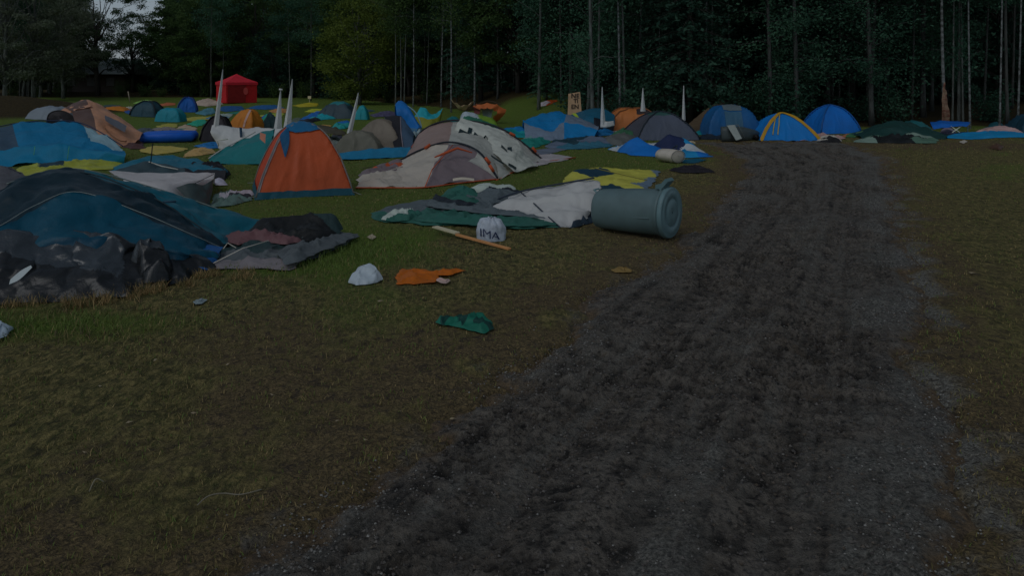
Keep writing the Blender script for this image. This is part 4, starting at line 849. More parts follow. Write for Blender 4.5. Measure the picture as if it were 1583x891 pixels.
# lime flat tent
def lime():
    root = thing('collapsed_tent', 'flat lime-green tent with blue-grey edge behind the fallen bin', 'tent', GP(945, 280))
    LM, BG, DK = fab((98, 104, 46), .95), fab((50, 66, 84)), fab((10, 30, 44))
    crumple('fabric', [(868, 284), (885, 270), (915, 263), (960, 265), (1022, 266), (1015, 278), (1000, 297), (960, 297), (920, 296), (885, 294)], [LM, BG, DK], h=.07, amp=.05, sc=1.6, parent=root, seeds=[(880, 280, 0), (930, 268, 0), (970, 270, 0), (940, 282, 0), (985, 282, 0), (1000, 270, 0), (1019, 270, 1), (1009, 283, 1), (1001, 293, 1), (950, 297, 2), (925, 295, 2), (906, 274, 2), (985, 294, 0), (900, 290, 0)],
            ridges=[((885, 276), (940, 272), .14, .1, .5)], seed=2)
    tube('tent_pole', [GP(910, 276, .22), GP(950, 284, .2), GP(1000, 291, .15)], .009, fab((60, 62, 30)), root)
    crumple('side_pocket', [(905, 273), (930, 269), (936, 272), (912, 278)], DK, h=.14, amp=.05, parent=root, seed=6)
lime()
def small_front():
    # white bags
    def bag(name, label, px, py, wpx, hpx, col, seed, parts=None, knot=False):
        D = F*H/(py-HY); w_ = wpx/F*D; h_ = hpx/F*D*1.02; x0 = (px-CX)/F*D; root = thing(name, label, 'plastic bag', (x0, D, g1(x0, D)))
        a = np.linspace(0, 2*math.pi, 49)[:-1]; b = np.linspace(0, 1, 22); V = []
        for t in b:
            rr_ = math.sin(math.pi*(.08+.92*t)*.5)**.7 if knot else (t**.62)
            for q in a: V.append([math.cos(q)*rr_*w_/2, math.sin(q)*rr_*w_*.38, h_*(1-t**(2.4 if knot else 1.5))])
        V = np.array(V); n = V/np.linalg.norm(V+1e-6, axis=1)[:, None]; Q = V/w_*4+seed*3
        an_ = np.arctan2(V[:, 1], V[:, 0]); V = V+n*((fbm(Q*.8, 2)*.06+(.035*np.sin(an_*9+fbm(Q, 2)*2)+.02*np.sin(an_*17+1))*np.clip(V[:, 2]/h_*1.3, .15, 1))*w_)[:, None]; V[:, 2] = np.maximum(V[:, 2], 0); V += np.array([x0, D+w_*.3, g1(x0, D)+.006])
        i, j = np.meshgrid(np.arange(21), np.arange(48), indexing='ij'); Fq = np.stack([i*48+j, (i+1)*48+j, (i+1)*48+(j+1) % 48, i*48+(j+1) % 48], -1).reshape(-1, 4)
        mesh('bag_body', V, Fq, fab(col, 1.1, .4, .1, .5), root); return root, x0, D, w_, h_
    root = thing('plastic_bag', 'crumpled white plastic bag peaked like a tent, left of the orange cloth', 'plastic bag', GP(565, 440))
    crumple('bag_body', [(538, 439), (548, 430), (566, 426), (585, 430), (594, 434), (580, 439), (568, 442), (552, 443)], fab((100, 116, 132), 1.05, .4, .1, .4), h=.05, amp=.075, sc=6.5, parent=root, res=.012, seed=4, chop=.03, fall=.08, ridges=[((560, 434), (570, 433), .12, .13, .24), ((548, 437), (562, 434), .07, .11, .15), ((582, 435), (572, 433), .08, .12, .17)])
    root, x0, D, w_, h_ = bag('plastic_bag', 'filled white carrier bag with dark blue letters beside the white-tipped stick', 759, 374, 46, 32, (98, 112, 130), 2, knot=True)
    cu = bpy.data.curves.new('t', 'FONT'); cu.body = 'IMA'; cu.size = .17; cu.extrude = .002; cu.align_x = 'CENTER'; to = bpy.data.objects.new('t', cu); COL.objects.link(to)
    bpy.context.view_layer.update(); me_ = bpy.data.meshes.new_from_object(to.evaluated_get(bpy.context.evaluated_depsgraph_get())); bpy.data.objects.remove(to)
    V = np.array([v.co for v in me_.vertices]); Fq = [tuple(p.vertices) for p in me_.polygons]
    lx = V[:, 0]-.02; fr = -w_*.38*np.sqrt(np.clip(1-(lx/(w_/2))**2, .05, 1))*1.06; V2 = np.stack([x0+lx*.9-.0, D+w_*.3+fr-.02, g1(x0, D)+.05+V[:, 1]*.85+lx*-.18+.008*np.sin(lx*60)], 1)
    mesh('lettering', V2, Fq, fab((20, 32, 60)), root, smooth=False)
    # stick with white end
    root = thing('placard_stick', 'wooden stick with a white board at one end, lying on the grass', 'stick', GP(730, 375))
    a, b = GP(706, 369, .06), GP(788, 388, .015); V, Fq = boxVF((a+b)/2, (np.linalg.norm(b-a), .05, .02), math.atan2(b[1]-a[1], b[0]-a[0]), 0, .03); mesh('stick', V, Fq, barkmat('pale_wood', alb((104, 78, 50), 1.2), alb((84, 62, 40), 1.2), (3, 3, 3)), root, smooth=False)
    c, d = GP(672, 360, .09), GP(707, 369, .075); V, Fq = boxVF((c+d)/2, (np.linalg.norm(d-c), .085, .018), math.atan2(d[1]-c[1], d[0]-c[0]), .0, .02); mesh('board', V, Fq, solid((128, 132, 120), 1.1), root, smooth=False)
    # cloths
    o = crumple('orange_cloth', [(611, 430), (618, 420), (645, 417), (668, 421), (690, 418), (720, 420), (700, 427), (678, 428), (672, 438), (640, 443), (614, 442)], fab((150, 84, 16), 1.15), h=.025, amp=.035, sc=6, res=.02, seed=3, chop=.02, label='bright orange cloth flat on the grass in front of the tents', cat='cloth')
    crumple('print_patch', [(638, 421), (645, 420), (645, 424), (639, 425)], fab((30, 26, 50)), h=.045, amp=.01, parent=o, seed=1)
    crumple('paper', [(674, 436), (682, 432), (697, 436), (690, 441), (682, 440)], fab((120, 112, 116)), h=.03, amp=.03, sc=8, seed=8, label='small scrap of whitish paper beside the orange cloth', cat='paper')
    crumple('green_cloth', [(673, 506), (680, 498), (700, 502), (722, 498), (745, 496), (760, 502), (765, 514), (750, 521), (725, 517), (700, 512), (684, 510)], [fab((6, 52, 46), 1.1), fab((4, 30, 30))], h=.04, amp=.06, sc=6, res=.018, seed=5, chop=.03, seeds=[(680, 504, 0), (700, 507, 0), (715, 505, 1), (730, 505, 0), (745, 510, 1), (755, 505, 0), (735, 515, 0), (690, 505, 1)], label='crumpled dark green cloth, nearest thing lying on the grass', cat='cloth')
    crumple('white_scrap', [(-20, 505), (10, 508), (19, 512), (8, 524), (-20, 534)], fab((104, 124, 146)), h=.06, amp=.05, sc=6, seed=9, label='piece of white plastic cut off by the left edge of the picture', cat='plastic')
    crumple('scrap', [(298, 471), (310, 467), (321, 468), (312, 474), (302, 475)], fab((60, 74, 84), 1.0, .3), h=.02, amp=.02, sc=10, seed=10, label='small clear plastic wrapper on the green grass below the blue tent', cat='scrap')
    for (px, py) in ((155, 600), (300, 640), (352, 566), (200, 655), (565, 682), (521, 652), (131, 702), (1421, 642), (1503, 424), (962, 522), (588, 470), (421, 612), (861, 622), (240, 560), (700, 640)):
        w_ = 3+4*random.random(); q_ = random.uniform(-2, 2); crumple('scrap', [(px-w_, py+q_), (px-w_*.3, py-1.4), (px+w_*1.1, py-q_*.7), (px+w_*.2, py+.5), (px-w_*.2, py+1.6)], fab((74, 72, 62)), h=.006, amp=.012, sc=20, res=.008, seed=px, chop=.01, label='tiny pale paper scrap trodden into the grass', cat='scrap', group='tiny scraps trodden into the grass')
    crumple('scrap', [(945, 421), (960, 418), (978, 421), (976, 425), (950, 425)], fab((66, 58, 34)), h=.03, amp=.03, sc=9, seed=11, label='low tan scrap beside the left edge of the muddy track', cat='scrap')
    crumple('scrap', [(567, 366), (575, 362), (582, 366), (575, 370)], fab((84, 84, 78)), h=.03, amp=.02, sc=9, seed=12, label='tiny pale scrap on the grass near the flattened maroon tent', cat='scrap')
    crumple('black_cloth', [(1034, 266), (1050, 262), (1075, 259), (1092, 263), (1106, 269), (1080, 270), (1056, 270)], fab((14, 14, 20)), h=.07, amp=.06, sc=4, seed=13, label='black garment lying by the track above the fallen bin', cat='cloth')
    tube('twig', spl([GP(305, 786, .02), GP(322, 775, .03), GP(345, 769, .025), (372, 767), (405, 759)], 20), .003, barkmat('twig', (.30, .26, .19), (.2, .17, .12)), None, 6, label='long thin curved twig on the bare ground at lower left', cat='twig')
    tube('straw_stem', spl([GP(138, 762, .01), GP(148, 755, .05), GP(161, 750, .02)], 10), .003, barkmat('straw', (.4, .36, .25), (.3, .26, .18)), None, 6, label='short pale bent straw lying left of the long twig', cat='straw')
small_front()
# blue and white flattened tent by the track
def blue_white():
    root = thing('collapsed_tent', 'flattened bright blue and white tent by the bend of the track', 'tent', GP(1020, 240))
    B1, W1, B2, DK = fab((6, 60, 118)), fab((100, 112, 124)), fab((10, 78, 120)), fab((12, 20, 44))
    crumple('fabric', [(940, 232), (960, 227), (1000, 225), (1045, 226), (1080, 232), (1101, 243), (1060, 243), (1020, 243), (975, 241)], [B1, W1, B2, DK], h=.09, amp=.11, sc=1.8, parent=root, seeds=[(948, 231, 2), (960, 233, 1), (975, 237, 0), (1000, 240, 0), (985, 229, 1), (1010, 231, 1), (1000, 227, 0), (1040, 229, 1), (1043, 234, 3), (1035, 240, 0), (1060, 232, 1), (1075, 236, 1), (1060, 240, 2), (1085, 240, 0), (1070, 234, 2)], ridges=[((985, 236), (1000, 238), .42, .25, .8), ((1035, 234), (1060, 234), .45, .3, .6)], seed=5)
    crumple('blue_cloth', [(1050, 247), (1075, 245), (1092, 247), (1075, 252), (1056, 252)], fab((6, 44, 62)), h=.03, amp=.03, seed=2, label='strip of dark teal cloth beside the rolled white bag', cat='cloth')
    r = thing('rolled_bag', 'small white rolled bag lying in front of the flattened blue and white tent', 'bag', GP(1038, 249)); c = GP(1036, 250, .17); ax = np.array([.55, -.83, 0])
    V = []; prof = [(-.30, .01), (-.30, .13), (-.27, .165), (-.1, .175), (.12, .175), (.24, .165), (.27, .12), (.272, .01)]
    sv_ = np.array([.83, .55, 0]); 
    for s, q in prof:
        for k in range(32): a = k/32*6.2832; V.append(c+ax*s+sv_*math.cos(a)*q*1.5+np.array([0, 0, 1])*math.sin(a)*q*.92)
    mesh('bag_body', V, [(i*32+k, i*32+(k+1) % 32, (i+1)*32+(k+1) % 32, (i+1)*32+k) for i in range(7) for k in range(32)], fab((112, 116, 118), 1.1), r)
    tube('drawstring', [c+ax*.2+np.array([.0, 0, .165]), c+ax*.1+np.array([.1, 0, .26]), c+ax*-.05+np.array([.2, 0, .24]), c+ax*-.15+np.array([.16, 0, .16])], .014, fab((14, 24, 34)), r)
    tube('piping', [c+ax*.275+sv_*math.cos(a)*.235+np.array([0, 0, math.sin(a)*.145]) for a in np.linspace(0, 6.283, 30)], .008, fab((60, 66, 70)), r)
blue_white()
# ------------------------------------------------------------------ left group behind the big blue tent
def left_group():
    root = thing('tent', 'blue tent with wide skirt at the left edge, in front of the beige tunnel tent', 'tent', GP(100, 254))
    B1, B2, LB, DKP = fab((3, 58, 90), .95, .6, .25), fab((3, 62, 92), .9, .6, .25), fab((70, 96, 112)), fab((22, 38, 54))
    bk = [gb(-50, 20.5), gb(20, 21), gb(70, 21.2), gb(130, 21), gb(180, 20)]
    R1 = [(-50, 208, 18.6), (20, 192, 18.8), (75, 187, 19), (130, 192, 19), (190, 226, 18.4)]
    R2 = [(-50, 226, 17.6), (25, 214, 17.9), (80, 212, 18), (140, 218, 18), (193, 236, 17.7)]
    R3 = [(-50, 236, 17.3), (30, 227, 17.3), (85, 225, 17.4), (140, 232, 17.4), (194, 240, 17.4)]
    R4 = [gb(-50, 16.7), gb(25, 16.9), gb(80, 17.0), gb(140, 17.1), gb(192, 17.6)]
    loft('canopy', [bk, R1, R2, R3, R4], [B1, B2, LB, DKP], root, [[0]*4, [3, 0, 0, 2], [3, 0, 0, 0], [1]*4], su=10, sv=9, sag=.04, wr=.06, ws=1.3)
    tube('tent_pole', spl([VP(*p)+np.array([0, -.02, .01]) for p in R1], 24), .014, fab((10, 20, 40)), root)
    for px in (52, 105): tube('guy_line', [VP(px+2, 226, 17.2), GP(px-2, 256, .01)], .006, fab((40, 90, 60)), root, 4)
    # beige popped tunnel tent
    root = thing('tunnel_tent', 'twisted beige tunnel tent with a grey mesh window, reared up on one end', 'tent', GP(170, 222))
    TAN, DKB, MSH, BK = fab((98, 76, 64), 1.35), fab((44, 36, 36)), fab((40, 46, 56)), fab((12, 12, 16))
    r0 = [gb(100, 24.6, .9), gb(150, 26.2, .8), gb(190, 25.5, .3), gb(222, 23.8)]
    r1 = [(100, 168, 24.0), (134, 155, 24.5), (180, 178, 24.0), (219, 208, 23.0)]
    r2 = [(108, 170, 23.4), (140, 168, 23.4), (182, 191, 22.9), (215, 215, 22.4)]
    r3 = [(112, 176, 22.8), (146, 186, 22.5), (175, 206, 22.2), (205, 221, 22.0)]
    r4 = [gb(118, 22.3, .55), gb(150, 21.9, .35), gb(172, 21.7, .1), gb(200, 21.9)]
    loft('canopy', [r0, r1, r2, r3, r4], [TAN, DKB], root, [0, [1, 0, 0], [1, 0, 0], [1, 0, 0]], su=12, sv=9, sag=-.03, wr=.03, ws=1.5, smooth_v=True)
    loft('mesh_window', [[(162, 178, 22.9), (179, 185, 22.7), (196, 195, 22.3)], [(163, 187, 22.4), (178, 196, 22.2), (193, 205, 21.9)]], [MSH], root, su=5, sv=5, wr=.01, raw=False)
    tube('hoop', spl([VP(*p) for p in ((72, 190, 23), (76, 176, 23.1), (90, 171, 23.1), (106, 175, 23), (122, 188, 22.8))], 20), .02, BK, root)
    loft('entrance', [[(72, 192, 23.1), (78, 175, 23.3), (96, 171, 23.3), (118, 184, 23)], [gb(76, 23.3, .25), (92, 186, 23.2), (100, 188, 23.2), gb(126, 23, .2)]], [BK], root, su=6, sv=4, wr=.01)  # black sheet in the hoop stands for the dark inside the opening
    loft('canopy', [[(92, 172, 23.9), (112, 160, 24.2), (128, 156, 24.3), (140, 158, 24.4)], [(108, 175, 23.2), (118, 170, 23.3), (128, 167, 23.3), (142, 164, 23.5)]], [TAN], root, su=6, sv=6, wr=.03)
    tube('seam', spl([VP(*p)+np.array([0, -.06, 0]) for p in ((150, 160, 24.2), (155, 180, 23.3), (168, 203, 22.2), (190, 218, 21.9), (205, 212, 22.6), (204, 200, 23.2))], 30), .014, fab((62, 46, 36)), root)
    crumple('folded_end', [(185, 226), (205, 218), (222, 222), (226, 232), (200, 232)], fab((38, 26, 28)), h=.12, amp=.1, parent=root, seed=2)
left_group()
dome('pop_up_tent', 'small pale grey rounded tent behind the beige tunnel tent', 43, 100, 191, 165, (64, 76, 90), depth=.8, p=3.2, q=1.2, n=18)
crumple('collapsed_tent', [(-40, 205), (0, 199), (24, 202), (28, 210), (-10, 216), (-40, 214)], [fab((96, 52, 38)), fab((40, 62, 76))], h=0.180, amp=0.140, sc=1.3, seed=31, seeds=[(-30, 205, 1), (15, 203, 0), (0, 212, 1)], label='crumpled grey-blue tent with an orange patch at the far left edge', cat='tent')
def grey_left():
    root = thing('collapsed_tent', 'slumped dark grey tent at the left edge behind the big blue tent', 'tent', GP(0, 300))
    loft('canopy', [[gb(-70, 13.5), gb(-10, 13.6), gb(45, 13.4)], [(-70, 262, 12.3), (5, 259, 12.2), (50, 280, 11.8)], [(-70, 285, 11), (0, 285, 11), (55, 297, 11)], [gb(-70, 10.4), gb(0, 10.4), gb(55, 10.8)]], [fab((36, 40, 48))], root, su=10, sv=8, wr=.03, smooth_v=False, sag=.03)
    tube('tent_pole', spl([VP(*p)+np.array([0, -.02, .01]) for p in ((-70, 262, 12.3), (5, 259, 12.2), (50, 280, 11.8))], 16), .012, fab((10, 12, 16)), root)
grey_left()
crumple('lime_tarp', [(20, 268), (35, 258), (90, 253), (150, 251), (192, 253), (180, 264), (120, 268), (60, 274), (20, 276)], [fab((86, 96, 34), .9), fab((14, 30, 40))], h=.10, amp=.07, sc=1.8, seed=14, seeds=[(40, 262, 0), (100, 258, 0), (160, 256, 0), (78, 260, 1), (130, 264, 0)], label='lime-green fabric spread in front of the blue tent with the wide skirt', cat='tarp')
def teal_flat():
    root = thing('collapsed_tent', 'flattened teal tent with black underside and a black pole sticking up', 'tent', GP(260, 275))
    TL_, BK, GY = fab((6, 56, 76), .9), fab((12, 14, 20)), fab((22, 36, 44))
    loft('canopy', [[gb(175, 16.6), gb(240, 17.4), gb(290, 17.4), gb(355, 15.8)], [(176, 260, 15.7), (230, 242, 16.4), (284, 243, 16.4), (352, 262, 15.4)], [(172, 266, 15.2), (228, 250, 15.6), (285, 260, 15.3), (350, 264, 14.9)], [gb(172, 14.7), gb(228, 14.9), gb(290, 14.7), gb(345, 14.6)]], [TL_, GY, BK], root, [[0]*3, [0, 0, 0], [1, 1, 2]], su=10, sv=7, wr=.03, sag=.03)
    tube('tent_pole', [VP(233, 252, 15.4), VP(236, 222, 15.5)], .012, fab((8, 10, 16)), root)
    tube('white_piping', [VP(230, 250, 15.5), VP(250, 257, 15.4), VP(275, 262, 15.2)], .012, fab((100, 108, 112)), root)
    crumple('black_panel', [(275, 268), (300, 262), (345, 262), (354, 268), (352, 278), (335, 275), (300, 272)], BK, h=.28, amp=.12, parent=root, seed=3)
teal_flat()
def white_mesh():
    root = thing('collapsed_tent', 'sagging white tent sheet with a grey mesh flap, behind the big blue tent', 'tent', GP(280, 300))
    loft('white_sheet', [[gb(185, 13.9), gb(250, 14.2), gb(332, 14.0)], [(168, 264, 12.4), (250, 267, 12.6), (332, 268, 12.8)], [(190, 275, 11.4), (255, 285, 11.3), (330, 276, 12.4)], [gb(200, 11.0), gb(258, 10.95), gb(325, 12.2)]], [fab((100, 106, 116), 1.15)], root, su=10, sv=7, wr=.012, sag=.02)
    loft('mesh_flap', [[(272, 290, 11.4), (295, 283, 11.5), (315, 285, 11.8), (330, 277, 12.1)], [(285, 303, 11.3), (300, 303, 11.35), (318, 301, 11.6), (328, 290, 12.0)], [gb(290, 11.1), gb(305, 11.2), gb(320, 11.4), gb(326, 11.9)]], [fab((26, 36, 40))], root, su=6, sv=6, wr=.02)
    tube('guy_line', [VP(300, 284, 11.5), VP(331, 269, 12.7)], .006, fab((30, 34, 40)), root, 5)
    crumple('loose_corner', [(330, 280), (348, 284), (352, 290), (332, 290)], fab((88, 94, 112)), h=.12, amp=.08, parent=root, seed=4)
white_mesh()
crumple('crumpled_clothes', [(330, 305), (352, 303), (392, 300), (390, 310), (360, 318), (325, 322)], [fab((44, 62, 64)), fab((88, 92, 106)), fab((16, 20, 26))], h=.08, amp=.10, sc=4, seed=15, seeds=[(340, 308, 0), (350, 315, 0), (355, 308, 1), (365, 308, 2), (382, 304, 1), (375, 312, 0)], label='small pile of grey-green and white clothes left of the orange dome tent', cat='clothes')
def teal_side():
    root = thing('dome_tent', 'teal tent leaning down to the left, directly behind the orange dome tent', 'tent', GP(370, 252))
    TL_ = fab((8, 64, 72), .85)
    loft('canopy', [[gb(325, 19.2), gb(370, 20.3), gb(420, 20)], [(323, 246, 18.3), (368, 219, 19), (425, 198, 19)], [(326, 250, 18.0), (375, 228, 18), (420, 215, 17.8)], [gb(328, 17.6), gb(375, 17.4), gb(420, 17.0)]], [TL_], root, su=10, sv=8, wr=.035, sag=.03)
    tube('white_piping', spl([VP(*p)+np.array([0, -.02, .015]) for p in ((323, 246, 18.3), (345, 231, 18.7), (368, 219, 19), (395, 205, 19))], 16), .018, fab((96, 100, 106)), root)
    loft('lining', [[(403, 205, 17.6), (412, 208, 17.4)], [(402, 214, 17.5), (410, 222, 17.3)]], [fab((110, 74, 64))], root, su=4, sv=4, wr=.02)
teal_side()
# overturned white canopies with blade-like corners
def blade(root, tip, bl, br, D, kx=0.0, th=.05, mat=None, name='corner_blade', capm=False):
    n = 14; V = []; 
    for i in range(n+1):
        t = i/n; e = t**1.25
        l = np.array(tip)*(1-t)+np.array(bl)*t; r = np.array(tip)*(1-t)+np.array(br)*t
        l = np.array([tip[0]-.6+(bl[0]-tip[0]+.6)*(t if kx == 0 else t**kx), tip[1]+(bl[1]-tip[1])*t]); r = np.array([tip[0]+.6+(br[0]-tip[0]-.6)*(t**1.3), tip[1]+(br[1]-tip[1])*t])
        a = VP(l[0], l[1], D); b = VP(r[0], r[1], D); w_ = np.linalg.norm(b-a)*.35+th*.4; m = (a+b)/2
        V += [a, m+np.array([0, -w_, 0]), b, m+np.array([0, w_, 0])]
    Fq = [(i*4+k, i*4+(k+1) % 4, i*4+4+(k+1) % 4, i*4+4+k) for i in range(n) for k in range(4)]+[(0, 3, 2, 1), (n*4, n*4+1, n*4+2, n*4+3)]
    o = mesh(name, V, Fq, mat, root, smooth=False)
    if capm: v, f = tubeVF([VP(tip[0]-2.6, tip[1], D), VP(tip[0]+2.6, tip[1]+.5, D)], .03, 6); mesh('cap', v, f, mat, root)
WS = fab((112, 122, 132), 1.2, .6, .15)
def canopies():
    root = thing('party_canopy', 'collapsed white canopy behind the teal tent, its long blade corners pointing up', 'canopy', gb(385, 21.6))
    blade(root, (344.5, 107), (329, 200), (338, 196), 21.4, 0, mat=WS); blade(root, (434, 138), (423, 201), (436, 201), 21.8, mat=WS, capm=True); blade(root, (452, 122), (437, 204), (450, 201), 21.3, mat=WS); blade(root, (554, 143), (536, 206), (544, 206), 20.8, mat=WS)
    loft('sheet', [[(328, 193, 21.4), (345, 194, 21.5), (370, 198, 21.6), (400, 199.5, 21.7), (440, 199, 21.5)], [(326, 205, 21.2), (345, 210, 21.2), (370, 212, 21.2), (400, 212, 21.1), (438, 210, 21)], [gb(340, 21.1), gb(352, 21.0), gb(372, 21.0), gb(400, 20.8), gb(436, 20.6)]], [WS], root, su=8, sv=8, wr=.03, thick=.02)
    loft('dark_strap', [[(370, 197, 21.35), (374, 197.5, 21.35)], [(371, 212, 21.0), (375, 212, 21.0)]], [fab((10, 26, 42))], root, su=2, sv=3, wr=0, thick=.02)
    tube('frame_tube', [VP(338, 226, 20.9), VP(336, 217, 20.9), VP(352, 215, 20.9)], .02, solid((110, 120, 124)), root)
    root = thing('party_canopy', 'collapsed white canopy among the right-hand tents, three thin blade corners pointing up', 'canopy', gb(960, 26.6))
    blade(root, (931, 134), (928, 196), (936, 190), 26.2, mat=WS); blade(root, (994, 136), (990, 172), (998, 172), 28.0, mat=WS); blade(root, (1057, 132), (1054, 186), (1060, 186), 27.2, mat=WS)
    loft('sheet', [[(930, 186, 26.2), (938, 188, 26.2), (948, 187, 26.3)], [(928, 197, 26.1), (938, 197, 26.1), (950, 194, 26.3)]], [WS], root, su=5, sv=5, wr=.008, thick=.03)
    loft('sheet', [[gb(946, 26.6, .1), gb(990, 28, .2), gb(1058, 27.2, .2)], [gb(948, 26.9), gb(990, 28.3), gb(1056, 27.6)]], [WS], root, su=8, sv=3, wr=.03, thick=.02)
canopies()
# red gazebo
def gazebo():
    D = 59.; cx = (353-CX)/F*D; z0 = g1(cx, D+1.6); rot = math.radians(40); hw = 1.24; root = thing('gazebo', 'bright red square gazebo with walls standing at the edge of the wood', 'gazebo', (cx, D+1.7, z0)); c = np.array([cx, D+1.75, z0])
    cr = [np.array([c[0]+hw*math.sqrt(2)*math.cos(a+rot+math.pi/4), c[1]+hw*math.sqrt(2)*math.sin(a+rot+math.pi/4), z0]) for a in (0, math.pi/2, math.pi, 1.5*math.pi)]
    R1, R2, R3 = solid((82, 9, 13), 1.1, .9), solid((112, 18, 32), 1.0, .9), solid((60, 8, 10), 1.0, .9); eh = 1.72; ap = c+np.array([0, 0, 2.42])
    V = [ap]; Fq = []
    for i in range(4):
        a, b = cr[i], cr[(i+1) % 4]; a2 = a+(a-c)*.05; b2 = b+(b-c)*.05
        o = len(V); V += [a2+[0, 0, eh], b2+[0, 0, eh], (a2+b2)/2+[0, 0, eh+.0], ap*.5+a2*.5+[0, 0, (eh)*.5-.06], ap*.5+b2*.5+[0, 0, (eh)*.5-.06], a2+[0, 0, eh-.22], b2+[0, 0, eh-.22]]
        V[o+3][2] = (ap[2]+z0+eh)/2-.05; V[o+4][2] = V[o+3][2]; Fq += [(0, o+3, o+4), (o+3, o, o+1, o+4), (o, o+5, o+6, o+1)]
    mesh('roof', V, Fq, R2, root, smooth=False)
    for i in range(4):
        a, b = cr[i], cr[(i+1) % 4]; n = np.cross(b-a, [0, 0, 1]); n /= np.linalg.norm(n)
        wl = np.array([a*(1-t)+b*t+[0, 0, h_]-n*.015*math.sin(9*t+h_*2) for h_ in (.03, .6, 1.1, 1.6) for t in np.linspace(0, 1, 13)]); mesh('wall', wl, grid_faces(13, 4), R1, root)
        tube('leg', [a+(c-a)*.06, a+(c-a)*.06+[0, 0, eh]], .025, solid((90, 92, 94)), root, 6)
    # openings / emblem on the two visible walls: find the two walls nearest the camera
    for i in range(4):
        a, b = cr[i], cr[(i+1) % 4]; mid = (a+b)/2; n = mid-c; n /= np.linalg.norm(n)
        if n[1] > -.2: continue
        left = mid[0] < c[0]; q = (a if a[0] < b[0] else b); w_ = (b if a[0] < b[0] else a); d = (w_-q)/np.linalg.norm(w_-q)
        if left:
            ce = q+d*(np.linalg.norm(w_-q)*.46)+n*.03+[0, 0, 1.05]; P = []
            for k in range(24): a_ = k/24*6.283; rr_ = .30*(1+.16*math.cos(2*a_+.6)+.1*math.sin(3*a_)); P.append(ce+d*rr_*math.cos(a_)*.85+np.array([0, 0, rr_*math.sin(a_)*1.15]))
            mesh('emblem', P, [tuple(range(24))], solid((110, 110, 112)), root, smooth=False)
            V, Fq = join([boxVF(ce+d*x_+[0, 0, -.52], (.06, .012, .08), math.atan2(d[1], d[0])) for x_ in (-.3, -.2, -.08, .02, .12, .24, .34)]); mesh('emblem_text', V, Fq, solid((90, 70, 72)), root, smooth=False)
        else:
            wl = np.array([q*(1-t)+w_*t+n*.025+[0, 0, h_] for h_ in (.05, 1.5) for t in (.04, .62)]); mesh('door_flap', wl, [(0, 1, 3, 2)], R3, root, smooth=False)
            ce = q+d*(np.linalg.norm(w_-q)*.62)+n*.04+[0, 0, 1.0]; P = [ce+d*.2*math.cos(k/16*6.283)+np.array([0, 0, .3*math.sin(k/16*6.283)]) for k in range(16)]; mesh('emblem', P, [tuple(range(16))], solid((96, 36, 40)), root, smooth=False)
gazebo()
crumple('collapsed_tent', [(298, 162), (310, 158), (335, 158), (345, 162), (320, 165)], fab((104, 100, 98), 1.2), h=0.330, amp=0.350, sc=.9, seed=41, label='heap of cream-white fabric just left of the red gazebo', cat='tent')
D2 = dome
D2('dome_tent', 'blue dome tent left of the red gazebo', 268, 303, 175, 151, (6, 48, 104), depth=.9, sleeve=(10, 30, 70), n=16, p=2.6, rot=20)
D2('dome_tent', 'squat teal dome tent in front of the blue dome left of the gazebo', 240, 280, 189, 167, (8, 72, 90), depth=.7, n=16, p=3.4, q=1.4)
D2('dome_tent', 'dark teal round tent left of the squat teal one', 203, 244, 184, 157, (14, 36, 48), depth=.8, n=16, p=2.6, sleeve=(8, 16, 22))
D2('dome_tent', 'small mustard-orange tent behind the beige tunnel tent', 163, 196, 181, 165, (124, 80, 20), depth=.8, n=14, p=2.0)
D2('dome_tent', 'black dome tent behind the white canopy', 305, 356, 220, 180, (16, 16, 22), depth=.9, n=20, p=2.4, sleeve=(8, 8, 10), rot=10)
D2('dome_tent', 'yellow-orange dome tent behind the white canopy', 350, 400, 203, 169, (140, 92, 32), depth=.9, n=20, p=2.2, rot=-12, win=[((96, 84, 84), .25, .42, .15, .95, 'f')], lean=(.1, 0))
D2('dome_tent', 'dark tent with a bright teal side right of the yellow-orange dome', 394, 432, 200, 174, (12, 30, 36), depth=.9, n=18, p=1.6, sides=(8, 86, 76), rot=28)
D2('dome_tent', 'dark blue-green tent in the middle distance behind the orange dome tent', 490, 548, 184, 157, (22, 36, 46), depth=.8, n=18, p=2.1, top=((16, 66, 76), .5), wr=.06)
D2('dome_tent', 'teal dome tent behind the right-hand blade of the white canopy', 548, 569, 186, 163, (10, 78, 92), depth=1, n=14)
crumple('collapsed_tent', [(460, 188), (475, 180), (505, 176), (520, 184), (500, 186), (470, 192)], [fab((6, 52, 104)), fab((10, 88, 104)), fab((14, 18, 26))], h=0.300, amp=0.140, sc=.9, seed=42, seeds=[(475, 184, 0), (495, 181, 0), (512, 184, 1), (466, 190, 2)], label='low blue and cyan tent in front of the dark blue-green one', cat='tent')
crumple('collapsed_tent', [(512, 198), (530, 192), (542, 192), (545, 198), (525, 200)], [fab((6, 52, 100)), fab((10, 78, 84))], h=0.180, amp=0.140, sc=1.2, seed=43, seeds=[(535, 195, 0), (518, 198, 1)], label='small flat blue and teal heap left of the taupe double tent', cat='tent')
def dark_olive():
    root = thing('tarp', 'dark olive tarp sagging from a short pole behind the orange dome tent', 'tarp', gb(510, 21.5))
    loft('sheet', [[(480, 193, 22.8), (500, 194, 22.8), (520, 199, 22.6), (534, 205, 22.4)], [(478, 202, 21.6), (500, 208, 21.4), (518, 209, 21.4), (534, 208, 21.6)]], [fab((34, 34, 26))], root, su=8, sv=7, wr=.03, sag=.05, thick=.01)
    tube('pole', [gb(511, 20.4), VP(507, 209, 21.3)], .02, fab((12, 14, 16)), root); tube('pole', [gb(484, 22.6), VP(484, 194, 22.6)], .02, fab((12, 14, 16)), root)
dark_olive()
